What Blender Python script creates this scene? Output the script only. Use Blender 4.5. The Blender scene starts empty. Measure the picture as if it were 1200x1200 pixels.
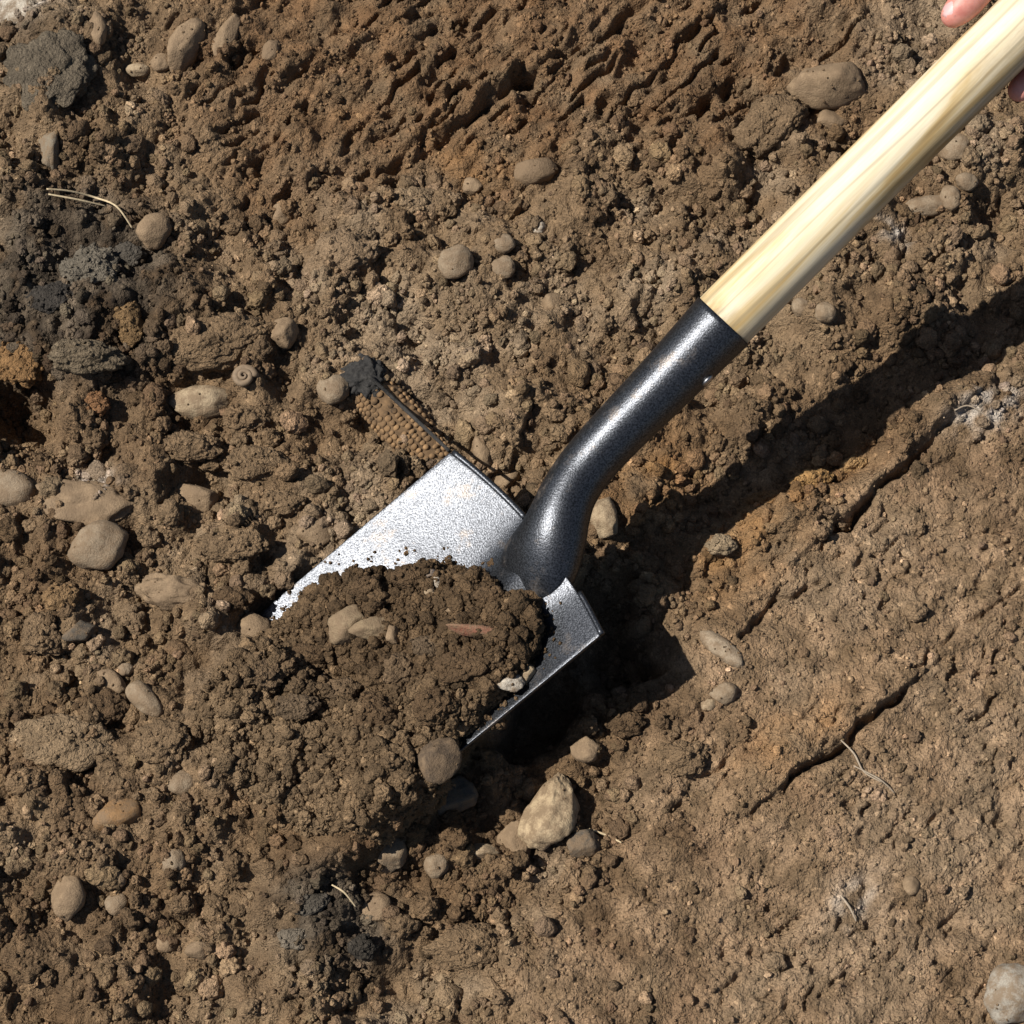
import bpy, bmesh, math, random
import numpy as np
from mathutils import Vector, Matrix, noise as mnoise

# ------------------------------------------------------------------ camera, sky, sun, exposure
scene = bpy.context.scene
C = scene.collection
PITCH = math.radians(70); DIST = 1.5; HALF = 0.32 / 1.5
RV = Vector((1, 0, 0))
UV = Vector((0, math.sin(PITCH), math.cos(PITCH)))
NV = Vector((0, -math.cos(PITCH), math.sin(PITCH)))
CAM = NV * DIST
cd = bpy.data.cameras.new('camera'); cam = bpy.data.objects.new('camera', cd); C.objects.link(cam)
cd.sensor_width = 36; cd.lens = 36 / (2 * HALF); cd.clip_start = 0.05; cd.clip_end = 500
cam.matrix_world = Matrix.Translation(CAM) @ Matrix((RV, UV, NV)).transposed().to_4x4()
scene.camera = cam

SUN_S = (0.75, -0.03)                      # shadow offset per metre of height
sun_dir = Vector((-SUN_S[0], -SUN_S[1], 1)).normalized()
world = bpy.data.worlds.new('World'); scene.world = world; world.use_nodes = True
wn = world.node_tree.nodes; wl = world.node_tree.links
sky = wn.new('ShaderNodeTexSky'); sky.sky_type = 'NISHITA'; sky.sun_disc = False
sky.sun_elevation = math.asin(sun_dir.z); sky.sun_rotation = math.atan2(sun_dir.x, sun_dir.y)
wl.new(sky.outputs[0], wn['Background'].inputs[0]); wn['Background'].inputs[1].default_value = 0.05
sd = bpy.data.lights.new('sun', 'SUN'); sd.energy = 5.0; sd.angle = math.radians(0.5); sd.color = (1, 0.955, 0.88)
sun = bpy.data.objects.new('sun', sd); C.objects.link(sun)
sun.rotation_euler = sun_dir.to_track_quat('Z', 'Y').to_euler(); sun.location = sun_dir * 5
vs = scene.view_settings; vs.view_transform = 'Standard'; vs.look = 'None'; vs.gamma = 1; vs.exposure = 0.50
vs.use_curve_mapping = False

# ------------------------------------------------------------------ measuring helpers
def ray(px, py):
    return RV * ((px - 600) / 600 * HALF) + UV * ((600 - py) / 600 * HALF) - NV
def at_w(px, py, w):                      # point of the view at a height w above the view's middle plane
    return CAM + ray(px, py) * (DIST - w)
def at_z(px, py, z):
    d = ray(px, py); return CAM + d * ((z - CAM.z) / d.z)
SP, CP = math.sin(PITCH), math.cos(PITCH)
def to_px(x, y, z=0.0):
    v = y * SP + z * CP; w = -y * CP + z * SP
    k = 600 / HALF / (DIST - w)
    return 600 + x * k, 600 - v * k

# ------------------------------------------------------------------ numpy noise
rngp = np.random.RandomState(7)
PERM = rngp.permutation(4096).astype(np.int64)
def hsh(i, j, s):
    return PERM[(PERM[(i + s * 131) & 4095] + j) & 4095]
def pn(x, y, s=0):
    xi = np.floor(x).astype(np.int64); yi = np.floor(y).astype(np.int64)
    xf = x - xi; yf = y - yi
    u = xf * xf * xf * (xf * (xf * 6 - 15) + 10); v = yf * yf * yf * (yf * (yf * 6 - 15) + 10)
    def g(i, j, dx, dy):
        a = hsh(i, j, s) * (2 * math.pi / 4096)
        return np.cos(a) * dx + np.sin(a) * dy
    a = g(xi, yi, xf, yf); b = g(xi + 1, yi, xf - 1, yf); c = g(xi, yi + 1, xf, yf - 1); d = g(xi + 1, yi + 1, xf - 1, yf - 1)
    return ((a + u * (b - a)) + v * ((c + u * (d - c)) - (a + u * (b - a)))) * 1.5
def fbm(x, y, s=0, o=4, gain=0.5):
    r = 0; a = 1; f = 1
    for k in range(o):
        r = r + a * pn(x * f + k * 17.3, y * f - k * 9.1, s + k); a *= gain; f *= 2.03
    return r
def dome(x, y, s=0):                      # rounded lumps packed side by side, uneven in height
    xi = np.floor(x).astype(np.int64); yi = np.floor(y).astype(np.int64)
    best = np.full(x.shape, 9.0); hh = np.zeros(x.shape)
    for dx in (-1, 0, 1):
        for dy in (-1, 0, 1):
            i = xi + dx; j = yi + dy; h = hsh(i, j, s)
            cx = i + 0.15 + 0.7 * (h & 63) / 63.0; cy = j + 0.15 + 0.7 * ((h >> 6) & 63) / 63.0
            d = (x - cx) ** 2 + (y - cy) ** 2
            m = d < best; best = np.where(m, d, best); hh = np.where(m, ((h * 37) & 255) / 255.0, hh)
    return np.sqrt(np.clip(1 - best * 1.25, 0, 1)) * (0.35 + 0.65 * hh)
def sstep(a, b, t):
    t = np.clip((t - a) / (b - a), 0, 1); return t * t * (3 - 2 * t)
def blob(PX, PY, cx, cy, rx, ry=None, ang=0, soft=1.0):
    ry = ry or rx; c, s = math.cos(math.radians(ang)), math.sin(math.radians(ang))
    dx = PX - cx; dy = PY - cy
    a = (dx * c + dy * s) / rx; b = (-dx * s + dy * c) / ry
    return np.exp(-((a * a + b * b) ** soft))
def seg(PX, PY, pts):                     # distance in pixels to a broken line
    d = np.full(np.shape(PX), 1e9)
    for (ax, ay), (bx, by) in zip(pts[:-1], pts[1:]):
        vx, vy = bx - ax, by - ay
        t = np.clip(((PX - ax) * vx + (PY - ay) * vy) / (vx * vx + vy * vy), 0, 1)
        d = np.minimum(d, np.hypot(PX - ax - t * vx, PY - ay - t * vy))
    return d
def polysd(X, Y, poly):                   # signed distance to a polygon, positive inside
    n = len(poly); d = np.full(np.shape(X), 1e9); ins = np.zeros(np.shape(X), bool)
    for k in range(n):
        ax, ay = poly[k]; bx, by = poly[(k + 1) % n]
        vx, vy = bx - ax, by - ay
        t = np.clip(((X - ax) * vx + (Y - ay) * vy) / (vx * vx + vy * vy), 0, 1)
        d = np.minimum(d, np.hypot(X - ax - t * vx, Y - ay - t * vy))
        c = ((ay > Y) != (by > Y))
        with np.errstate(divide='ignore', invalid='ignore'):
            xx = (bx - ax) * (Y - ay) / (by - ay if by != ay else 1e-12) + ax
        ins ^= (c & (X < xx))
    return np.where(ins, d, -d)

# ------------------------------------------------------------------ where the blade lies
TL = at_w(527, 530, 0.052); TR = at_w(703, 745, 0.131); BLp = at_w(285, 735, 0.026)
LV = (BLp - TL).normalized(); WV = (TR - TL); BW = WV.length
NB = LV.cross(WV).normalized()
if NB.z < 0: NB = -NB
WN = NB.cross(LV).normalized()
if WN.dot(WV) < 0: WN = -WN
BW = WV.dot(WN); SKEW = WV.dot(LV)
BLEN = 0.215; DISH = 0.0172
def dish(t): return 1 - (np.sqrt(t * t + 0.03) - 0.173) / 0.842      # two nearly flat wings that meet in a soft valley
def blade_pt(a, b):                       # a along the blade from its shoulder, b across it 0..1
    t = 2 * b - 1
    top = -0.008 * (1 - t * t) * max(0.0, 1 - a / 0.05)
    off = -DISH * float(dish(t)) * (0.45 + 0.55 * min(1, a / 0.06))
    off += 0.0125 * math.exp(-(((b - 0.59) * BW) / 0.0175) ** 2) * math.exp(-(max(a, 0) / 0.055) ** 2)   # ridge that runs on from the neck
    return TL + LV * (a + top + SKEW * b) + WN * (BW * b) + NB * off
def blade_ab(X, Y):                       # plan position -> blade coordinates and height of the blade above it
    # plane TL + a*LV + b*BW*WN (+ skew) solved in plan
    bx = WN.x * BW + LV.x * SKEW; by = WN.y * BW + LV.y * SKEW; bz = WN.z * BW + LV.z * SKEW
    det = LV.x * by - LV.y * bx
    dx = X - TL.x; dy = Y - TL.y
    a = (dx * by - dy * bx) / det; b = (LV.x * dy - LV.y * dx) / det
    z = TL.z + a * LV.z + b * bz - DISH * np.clip(dish(2 * b - 1), 0, 1) * (0.45 + 0.55 * np.clip(a / 0.06, 0, 1)) / NB.z
    return a, b, z

def on_blade(px, py):
    P = at_w(px, py, 0.05)
    d = ray(px, py)
    t = (TL - CAM).dot(NB) / d.dot(NB)
    return CAM + d * t

# ------------------------------------------------------------------ the lie of the soil
HOLES = [(22, 478, 48, 40, .045), (332, 440, 20, 34, .020), (252, 785, 24, 20, .014), (100, 905, 14, 30, .012), (292, 1040, 20, 16, .010),
         (345, 1010, 16, 10, .006), (160, 635, 10, 20, .006), (40, 640, 14, 40, .012), (605, 575, 26, 18, .012), (420, 1090, 30, 20, .008),
         (880, 150, 18, 40, .008), (545, 915, 25, 18, .012), (60, 210, 22, 30, .008), (225, 510, 14, 14, .008), (390, 860, 22, 16, .010),
         (1010, 1050, 8, 26, .004), (990, 1150, 10, 20, .005), (1170, 970, 10, 16, .005), (745, 765, 40, 40, .010), (410, 1192, 16, 10, .012)]
CRACKS = [([(925, 922), (955, 905), (985, 880), (1010, 858), (1050, 822)], 4, .022), ([(970, 632), (1010, 600), (1045, 562), (1110, 505)], 5, .020),
          ([(880, 965), (912, 935), (925, 922)], 3, .010), ([(735, 560), (640, 640)], 3, .0), ([(560, 180), (470, 330)], 1, 0),
          ([(520, 160), (590, 110), (620, 90)], 7, .020), ([(1000, 200), (1050, 190)], 4, .004), ([(1030, 680), (1080, 650)], 3, .003),
          ([(700, 1110), (720, 1080), (790, 1060)], 4, .004), ([(820, 1000), (850, 1060)], 3, .003), ([(380, 455), (410, 500)], 3, .003),
          ([(600, 70), (700, 20)], 5, .006), ([(860, 760), (905, 715), (960, 690)], 3, .008), ([(1060, 800), (1120, 745), (1190, 700)], 3, .008), ([(640, 80), (720, 40), (760, 10)], 5, .014), ([(740, 190), (800, 140), (870, 100)], 4, .010), ([(780, 960), (840, 905), (880, 880)], 3, .006), ([(1090, 560), (1150, 520)], 3, .006), ([(330, 110), (400, 40)], 5, .012), ([(440, 210), (520, 140)], 5, .010), ([(200, 130), (240, 60), (270, 20)], 4, .004), ([(290, 160), (360, 120)], 5, .006)]
PIT = [(598, 900), (560, 885), (640, 760), (668, 690), (700, 668), (745, 690), (742, 728), (778, 796), (720, 820), (690, 842), (650, 880)]
def zones(x, y):
    PX, PY = to_px(x, y)
    wob = fbm(x * 9, y * 9, 50, 3) * 60
    edge = 0.569 * PX + 0.823 * PY - 1018 + wob * 0.35                     # foot of the trodden bank
    right = sstep(0, 50, edge) * sstep(-50, 70, PX + wob - 790 + 0.45 * np.clip(PY - 760, 0, 1e4))
    top = sstep(60, -60, (PY - 205 + wob * 0.7) + 0.16 * (PX - 560)) * sstep(170, 290, PX + wob)
    top *= sstep(1130, 900, PX)
    return PX, PY, np.clip(right, 0, 1), np.clip(top, 0, 1)

def edge_of(PX, PY): return 0.569 * PX + 0.823 * PY - 1018
def ground(x, y, fine=True):
    x = np.asarray(x, float); y = np.asarray(y, float)
    PX, PY, right, top = zones(x, y)
    loose = np.clip(1 - right * 0.88 - top * 0.65, 0.08, 1)
    band = blob(PX, PY, 985, 495, 260, 52, -33, 2.0)                        # smoother trough beside the bank
    loose = loose * (1 - 0.68 * band)
    wx = x + 0.004 * pn(x * 60, y * 60, 3); wy = y + 0.004 * pn(x * 60 + 40, y * 60, 4)
    h = 0.013 * fbm(x * 6.5, y * 6.5, 1, 3) * (0.25 + 0.75 * loose) + 0.011 * fbm(x * 22, y * 22, 2, 3) * loose
    h = h + loose * (0.015 * dome(wx * 31, wy * 31, 5) * sstep(-0.25, 0.3, pn(x * 14, y * 14, 9)) + 0.0100 * dome(wx * 66, wy * 66, 6) * sstep(-0.5, 0.2, pn(x * 30, y * 30, 11)) + 0.0042 * dome(wx * 150, wy * 150, 7))
    # streaked face at the top: tool marks running up to the right
    c, s = math.cos(math.radians(43)), math.sin(math.radians(43))
    p = x * c + y * s; q = -x * s + y * c
    st = fbm(p * 13 + 0.6 * pn(x * 15, y * 15, 33), q * 52 + 0.5 * pn(x * 25, y * 25, 34), 30, 4, 0.5)
    st2 = pn(p * 40 + 0.5 * pn(x * 90, y * 90, 36), q * 165 + 0.6 * pn(x * 70, y * 70, 38), 31)
    st3 = pn(p * 26, q * 70 + 0.5 * pn(x * 50, y * 50, 39), 32)
    h = h + top * (0.0065 * np.clip(st, -0.9, 0.5) - 0.038 * np.clip(st2 - 0.20, 0, 0.30) * sstep(-.45, .25, pn(x * 13, y * 13, 40)) - 0.030 * np.clip(st3 - 0.36, 0, .3) + 0.003 * pn(x * 70, y * 70, 48) + 0.0024 * dome(wx * 105, wy * 105, 37))
    # trodden bank at the right: fine crumbs pressed flat, pits and hairline gaps
    pt = np.clip(pn(p * 95 + .5 * pn(x * 120, y * 120, 47), q * 170 + .7 * pn(x * 80, y * 80, 46), 41) - 0.20, 0, .3) * 1.6
    h = h + right * (0.0032 * fbm(p * 20, q * 45, 42, 4) - 0.0085 * pt * sstep(-.3, .35, pn(x * 16, y * 16, 43)) + 0.0018 * dome(wx * 175, wy * 175, 44) + 0.0019 * dome(wx * 300, wy * 300, 45))
    h = h + right * (0.013 + 0.006 * sstep(40, 260, edge_of(PX, PY)))
    h = h + 0.02 * blob(PX, PY, 110, 330, 95, 110) + 0.030 * blob(PX, PY, 420, 860, 150, 110, 30) + 0.012 * blob(PX, PY, 110, 600, 90, 50)
    h = h + 0.010 * blob(PX, PY, 60, 70, 70, 80) - 0.008 * blob(PX, PY, 800, 620, 160, 60, -35)
    h = h + 0.004 * blob(PX, PY, 820, 800, 60, 110, -40)
    for (cx, cy, rx, ry, dp) in HOLES:
        h = h - dp * blob(PX, PY, cx + 6 * pn(x * 60, y * 60, 61), cy, rx, ry, 0, 1.6)
    for pts, wd, dp in CRACKS:
        if dp > 0:
            d = seg(PX + 9 * pn(x * 55, y * 55, 62) + 4 * pn(x * 160, y * 160, 64), PY + 9 * pn(x * 55, y * 55, 63), pts)
            h = h - dp * np.exp(-(d / wd) ** 2) * (0.6 + 0.6 * pn(x * 45, y * 45, 66))
            if dp >= 0.02:                # soil on the upper left of these gaps stands higher, like a broken slab
                (ax_, ay_), (bx_, by_) = pts[0], pts[-1]
                sg = ((bx_ - ax_) * (PY - ay_) - (by_ - ay_) * (PX - ax_)) / math.hypot(bx_ - ax_, by_ - ay_)
                h = h + 0.006 * np.exp(-(d / 60) ** 2) * sstep(2, -3, sg)
    sdp = polysd(PX + 10 * pn(x * 50, y * 50, 71), PY + 10 * pn(x * 50, y * 50, 72), PIT)
    h = h - 0.042 * sstep(-6, 22, sdp)
    if fine:
        h = h + (0.0023 * dome(wx * 330, wy * 330, 8) + 0.0012 * pn(x * 420, y * 420, 10)) * (0.35 + 0.65 * loose)
    # soil stays under the exposed steel
    a, b, bz = blade_ab(x, y)
    cov = 0.166 - 0.044 * np.clip(b, 0, 1)
    inb = sstep(-0.07, 0.02, b) * sstep(1.14, 1.0, b)
    foot = sstep(-0.022, 0.0, a) * inb * sstep(0.012, -0.012, a - cov)
    lim = bz - 0.013
    h = np.where(foot > 0, h - foot * np.clip(h - lim, 0, 1), h)
    over = sstep(0.0, 0.02, a - cov) * sstep(-.12, 0.0, b) * sstep(1.12, 1.0, b) * sstep(.30, .225, a)
    h = h + over * np.clip(bz + 0.007 + 0.0085 * dome(wx * 60, wy * 60, 74) + 0.0042 * dome(wx * 130, wy * 130, 75) + 0.0022 * dome(wx * 300, wy * 300, 76) - h, 0, 1)
    return h

# colours of the soil itself (zones of different soil)
def tint_at(x, y):
    PX, PY, right, top = zones(x, y)
    n1 = fbm(x * 11, y * 11, 80, 4); n2 = fbm(x * 45, y * 45, 81, 3); n3 = pn(x * 120, y * 120, 82)
    def L(a, b, t): return a + (b - a) * t[..., None]
    col = np.broadcast_to(np.array((0.215, 0.149, 0.088)), PX.shape + (3,)).copy()
    col = L(col, np.array((0.272, 0.200, 0.126)), np.clip(0.35 + n1 * 0.7, 0, 1))
    col = L(col, np.array((0.205, 0.125, 0.066)), top * np.clip(0.6 + n2 * 0.6, 0, 1))
    col = L(col, np.array((0.325, 0.23, 0.146)), right * np.clip(0.5 + n2 * 0.8, 0, 1))
    och = 0.9 * blob(PX, PY, 765, 570, 70, 40, -30) + 0.8 * blob(PX, PY, 960, 560, 80, 30, -30) + 0.5 * blob(PX, PY, 870, 660, 90, 60, -40) + 0.5 * blob(PX, PY, 920, 880, 80, 40, -35)
    och = och + 0.6 * blob(PX, PY, 40, 420, 50, 70) + 0.4 * blob(PX, PY, 560, 200, 60, 40)
    col = L(col, np.array((0.33, 0.185, 0.075)), np.clip(och * (0.7 + n2 * 0.8), 0, 0.9))
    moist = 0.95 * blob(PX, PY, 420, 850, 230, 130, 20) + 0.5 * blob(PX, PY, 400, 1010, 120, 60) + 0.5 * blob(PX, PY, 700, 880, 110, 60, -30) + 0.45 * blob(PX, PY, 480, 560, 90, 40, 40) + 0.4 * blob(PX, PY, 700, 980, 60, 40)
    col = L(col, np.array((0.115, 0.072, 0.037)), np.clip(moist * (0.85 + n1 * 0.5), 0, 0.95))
    char = 1.4 * blob(PX, PY, 98, 350, 118, 112, 0, 1.8) + 1.3 * blob(PX, PY, 392, 1085, 72, 58, 20, 1.6) + 0.5 * blob(PX, PY, 60, 60, 60, 60) + 0.5 * blob(PX, PY, 20, 400, 40, 80)
    cc = np.array((0.028, 0.024, 0.020)); cg = np.array((0.135, 0.112, 0.084))
    chc = cc + (cg - cc) * np.clip(0.5 + n2 * 1.3 + n3 * 0.4, 0, 1)[..., None]
    col = L(col, chc, np.clip(char * (0.85 + n2 * 0.7), 0, 0.92))
    pale = 0.8 * blob(PX, PY, 112, 580, 26, 22) + 0.9 * blob(PX, PY, 1150, 492, 36, 18, -20) + 0.7 * blob(PX, PY, 1040, 285, 24, 10, 20) + 0.5 * blob(PX, PY, 995, 1065, 20, 30, 40) + 0.8 * blob(PX, PY, 15, 15, 40, 20)
    col = L(col, np.array((0.62, 0.58, 0.52)), np.clip(pale * (0.75 + n3 * 1.6 + n2), 0, 0.9))
    n4 = fbm(x * 5.5 + 3, y * 5.5, 84, 3); n5 = fbm(x * 26, y * 26 + 7, 85, 3)
    col = L(col, np.array((0.345, 0.275, 0.195)), np.clip(n4 * 0.9 + n5 * 0.7 - 0.12, 0, 0.6) * (1 - np.clip(moist + char + 0.8 * top + 0.55 * right, 0, 1)))
    col = L(col, col * np.array((0.62, 0.58, 0.55)), np.clip(-n4 * 0.8 - n5 * 0.8 - 0.12, 0, 0.7))
    col = col * (1 + 0.20 * n3 + 0.14 * n2)[..., None]
    return np.clip(col * np.array((0.735, 0.692, 0.652)), 0.009, 0.9)

# ------------------------------------------------------------------ materials
def nt(name):
    m = bpy.data.materials.new(name); m.use_nodes = True
    return m, m.node_tree.nodes, m.node_tree.links, m.node_tree.nodes['Principled BSDF']
def N(nodes, t, **kw):
    n = nodes.new(t)
    for k, v in kw.items():
        if k in ('operation', 'blend_type', 'data_type', 'attribute_type', 'attribute_name', 'feature', 'noise_dimensions'): setattr(n, k, v)
        else: n.inputs[k.replace('_', ' ')].default_value = v
    return n
def soil_mat(name, src):
    m, n, l, b = nt(name)
    if src == 'OBJ': col = n.new('ShaderNodeObjectInfo').outputs['Color']
    else:
        a = N(n, 'ShaderNodeAttribute', attribute_type=src, attribute_name='tint'); col = a.outputs['Color']
    geo = n.new('ShaderNodeNewGeometry'); pos = geo.outputs['Position']
    if src != 'GEOMETRY':
        oi = n.new('ShaderNodeObjectInfo')
        ad = N(n, 'ShaderNodeVectorMath', operation='ADD'); l.new(pos, ad.inputs[0]); l.new(oi.outputs['Random'], ad.inputs[1]); pos = ad.outputs[0]
    n1 = N(n, 'ShaderNodeTexNoise', Scale=90.0, Detail=4.0, Roughness=0.65); l.new(pos, n1.inputs['Vector'])
    n2 = N(n, 'ShaderNodeTexNoise', Scale=900.0, Detail=2.0, Roughness=0.7); l.new(pos, n2.inputs['Vector'])
    n3 = N(n, 'ShaderNodeTexNoise', Scale=260.0, Detail=3.0, Roughness=0.7); l.new(pos, n3.inputs['Vector'])
    vo = N(n, 'ShaderNodeTexVoronoi', Scale=420.0, Randomness=1.0); l.new(pos, vo.inputs['Vector'])
    # shade of grain
    mr = N(n, 'ShaderNodeMapRange'); mr.inputs['From Min'].default_value = 0.3; mr.inputs['From Max'].default_value = 0.7; mr.inputs['To Min'].default_value = 0.72; mr.inputs['To Max'].default_value = 1.28
    l.new(n1.outputs[0], mr.inputs[0])
    mr2 = N(n, 'ShaderNodeMapRange'); mr2.inputs['From Min'].default_value = 0.3; mr2.inputs['From Max'].default_value = 0.7; mr2.inputs['To Min'].default_value = 0.70; mr2.inputs['To Max'].default_value = 1.30
    l.new(n2.outputs[0], mr2.inputs[0])
    mu = N(n, 'ShaderNodeMath', operation='MULTIPLY'); l.new(mr.outputs[0], mu.inputs[0]); l.new(mr2.outputs[0], mu.inputs[1])
    mx = N(n, 'ShaderNodeVectorMath', operation='SCALE'); l.new(col, mx.inputs[0]); l.new(mu.outputs[0], mx.inputs['Scale'])
    # odd pale and rusty grains
    gr = N(n, 'ShaderNodeMath', operation='GREATER_THAN'); gr.inputs[1].default_value = 0.985
    sep = n.new('ShaderNodeSeparateColor'); l.new(vo.outputs['Color'], sep.inputs[0]); l.new(sep.outputs[0], gr.inputs[0])
    gm = N(n, 'ShaderNodeMix', data_type='RGBA'); l.new(gr.outputs[0], gm.inputs[0]); l.new(mx.outputs[0], gm.inputs[6]); pg = N(n, 'ShaderNodeVectorMath', operation='SCALE'); l.new(mx.outputs[0], pg.inputs[0]); pg.inputs['Scale'].default_value = 1.55; l.new(pg.outputs[0], gm.inputs[7])
    l.new(gm.outputs[2], b.inputs['Base Color'])
    b.inputs['Roughness'].default_value = 0.95; b.inputs['Specular IOR Level'].default_value = 0.15
    inv = N(n, 'ShaderNodeMath', operation='MULTIPLY'); inv.inputs[1].default_value = -0.5; l.new(vo.outputs['Distance'], inv.inputs[0])
    s1 = N(n, 'ShaderNodeMath', operation='MULTIPLY_ADD'); l.new(n3.outputs[0], s1.inputs[0]); s1.inputs[1].default_value = 1.8; l.new(inv.outputs[0], s1.inputs[2])
    s2 = N(n, 'ShaderNodeMath', operation='MULTIPLY_ADD'); l.new(n2.outputs[0], s2.inputs[0]); s2.inputs[1].default_value = 0.7; l.new(s1.outputs[0], s2.inputs[2])
    bp = n.new('ShaderNodeBump'); bp.inputs['Strength'].default_value = 1.0; bp.inputs['Distance'].default_value = 0.0024
    l.new(s2.outputs[0], bp.inputs['Height']); l.new(bp.outputs[0], b.inputs['Normal'])
    return m
M_ground = soil_mat('soil_ground', 'GEOMETRY')
M_crumb = soil_mat('soil_crumb', 'INSTANCER')
M_clod = soil_mat('soil_clod', 'OBJ')

def stone_mat():
    m, n, l, b = nt('stone')
    oi = n.new('ShaderNodeObjectInfo'); tc = n.new('ShaderNodeNewGeometry')
    ad = N(n, 'ShaderNodeVectorMath', operation='ADD'); l.new(tc.outputs['Position'], ad.inputs[0]); l.new(oi.outputs['Random'], ad.inputs[1])
    n1 = N(n, 'ShaderNodeTexNoise', Scale=130.0, Detail=4.0, Roughness=0.72); l.new(ad.outputs[0], n1.inputs['Vector'])
    n2 = N(n, 'ShaderNodeTexNoise', Scale=1000.0, Detail=3.0, Roughness=0.7); l.new(ad.outputs[0], n2.inputs['Vector'])
    mr = N(n, 'ShaderNodeMapRange'); mr.inputs['From Min'].default_value = 0.3; mr.inputs['From Max'].default_value = 0.7; mr.inputs['To Min'].default_value = 0.75; mr.inputs['To Max'].default_value = 1.2
    l.new(n2.outputs[0], mr.inputs[0])
    mx = N(n, 'ShaderNodeVectorMath', operation='SCALE'); l.new(oi.outputs['Color'], mx.inputs[0]); l.new(mr.outputs[0], mx.inputs['Scale'])
    dr = N(n, 'ShaderNodeMapRange'); dr.inputs['From Min'].default_value = 0.40; dr.inputs['From Max'].default_value = 0.58; l.new(n1.outputs[0], dr.inputs[0]); dr.inputs['To Max'].default_value = 0.82
    gm = N(n, 'ShaderNodeMix', data_type='RGBA'); l.new(dr.outputs[0], gm.inputs[0]); l.new(mx.outputs[0], gm.inputs[6]); gm.inputs[7].default_value = (0.158, 0.107, 0.063, 1)
    l.new(gm.outputs[2], b.inputs['Base Color']); b.inputs['Roughness'].default_value = 0.8; b.inputs['Specular IOR Level'].default_value = 0.3
    s2 = N(n, 'ShaderNodeMath', operation='MULTIPLY_ADD'); l.new(n1.outputs[0], s2.inputs[0]); s2.inputs[1].default_value = 1.5; l.new(n2.outputs[0], s2.inputs[2])
    bp = n.new('ShaderNodeBump'); bp.inputs['Strength'].default_value = 0.7; bp.inputs['Distance'].default_value = 0.0011
    l.new(s2.outputs[0], bp.inputs['Height']); l.new(bp.outputs[0], b.inputs['Normal'])
    return m
M_stone = stone_mat()

def steel_mat():
    m, n, l, b = nt('hammered_steel')
    tc = n.new('ShaderNodeTexCoord')
    n1 = N(n, 'ShaderNodeTexNoise', Scale=1000.0, Detail=2.0, Roughness=0.6); l.new(tc.outputs['Object'], n1.inputs['Vector'])
    n2 = N(n, 'ShaderNodeTexNoise', Scale=35.0, Detail=4.0, Roughness=0.6); l.new(tc.outputs['Object'], n2.inputs['Vector'])
    cr = n.new('ShaderNodeValToRGB'); cr.color_ramp.elements[0].position = 0.36; cr.color_ramp.elements[0].color = (0.024, 0.026, 0.030, 1); cr.color_ramp.elements[1].position = 0.64; cr.color_ramp.elements[1].color = (0.080, 0.085, 0.096, 1)
    l.new(n1.outputs[0], cr.inputs[0])
    # a film of dried soil in patches
    n4 = N(n, 'ShaderNodeTexNoise', Scale=55.0, Detail=6.0, Roughness=0.72); l.new(tc.outputs['Object'], n4.inputs['Vector'])
    df = N(n, 'ShaderNodeMapRange'); df.inputs['From Min'].default_value = 0.56; df.inputs['From Max'].default_value = 0.74; df.inputs['To Max'].default_value = 0.55; l.new(n4.outputs[0], df.inputs[0])
    dm = N(n, 'ShaderNodeMix', data_type='RGBA'); l.new(df.outputs[0], dm.inputs[0]); l.new(cr.outputs[0], dm.inputs[6]); dm.inputs[7].default_value = (0.15, 0.11, 0.075, 1)
    l.new(dm.outputs[2], b.inputs['Base Color'])
    mt = N(n, 'ShaderNodeMath', operation='MULTIPLY_ADD'); l.new(df.outputs[0], mt.inputs[0]); mt.inputs[1].default_value = -1.2; mt.inputs[2].default_value = 0.85; l.new(mt.outputs[0], b.inputs['Metallic'])
    mr = N(n, 'ShaderNodeMapRange'); mr.inputs['To Min'].default_value = 0.32; mr.inputs['To Max'].default_value = 0.43; l.new(n2.outputs[0], mr.inputs[0]); l.new(mr.outputs[0], b.inputs['Roughness'])
    bp = n.new('ShaderNodeBump'); bp.inputs['Strength'].default_value = 0.34; bp.inputs['Distance'].default_value = 0.0005
    l.new(n1.outputs[0], bp.inputs['Height']); l.new(bp.outputs[0], b.inputs['Normal'])
    return m
M_steel = steel_mat()
def plain(name, col, rough=0.6, metal=0.0, nscale=300.0, amt=0.25, bump=0.0004):
    m, n, l, b = nt(name)
    tc = n.new('ShaderNodeNewGeometry')
    n1 = N(n, 'ShaderNodeTexNoise', Scale=nscale, Detail=5.0, Roughness=0.65); l.new(tc.outputs['Position'], n1.inputs['Vector'])
    mr = N(n, 'ShaderNodeMapRange'); mr.inputs['From Min'].default_value = 0.3; mr.inputs['From Max'].default_value = 0.7; mr.inputs['To Min'].default_value = 1 - amt; mr.inputs['To Max'].default_value = 1 + amt
    l.new(n1.outputs[0], mr.inputs[0])
    rgb = n.new('ShaderNodeRGB'); rgb.outputs[0].default_value = (*col, 1)
    mx = N(n, 'ShaderNodeVectorMath', operation='SCALE'); l.new(rgb.outputs[0], mx.inputs[0]); l.new(mr.outputs[0], mx.inputs['Scale'])
    l.new(mx.outputs[0], b.inputs['Base Color']); b.inputs['Roughness'].default_value = rough; b.inputs['Metallic'].default_value = metal
    bp = n.new('ShaderNodeBump'); bp.inputs['Strength'].default_value = 0.6; bp.inputs['Distance'].default_value = bump
    l.new(n1.outputs[0], bp.inputs['Height']); l.new(bp.outputs[0], b.inputs['Normal'])
    return m
M_rivet = plain('rivet_steel', (0.36, 0.36, 0.37), 0.4, 1.0)
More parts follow.
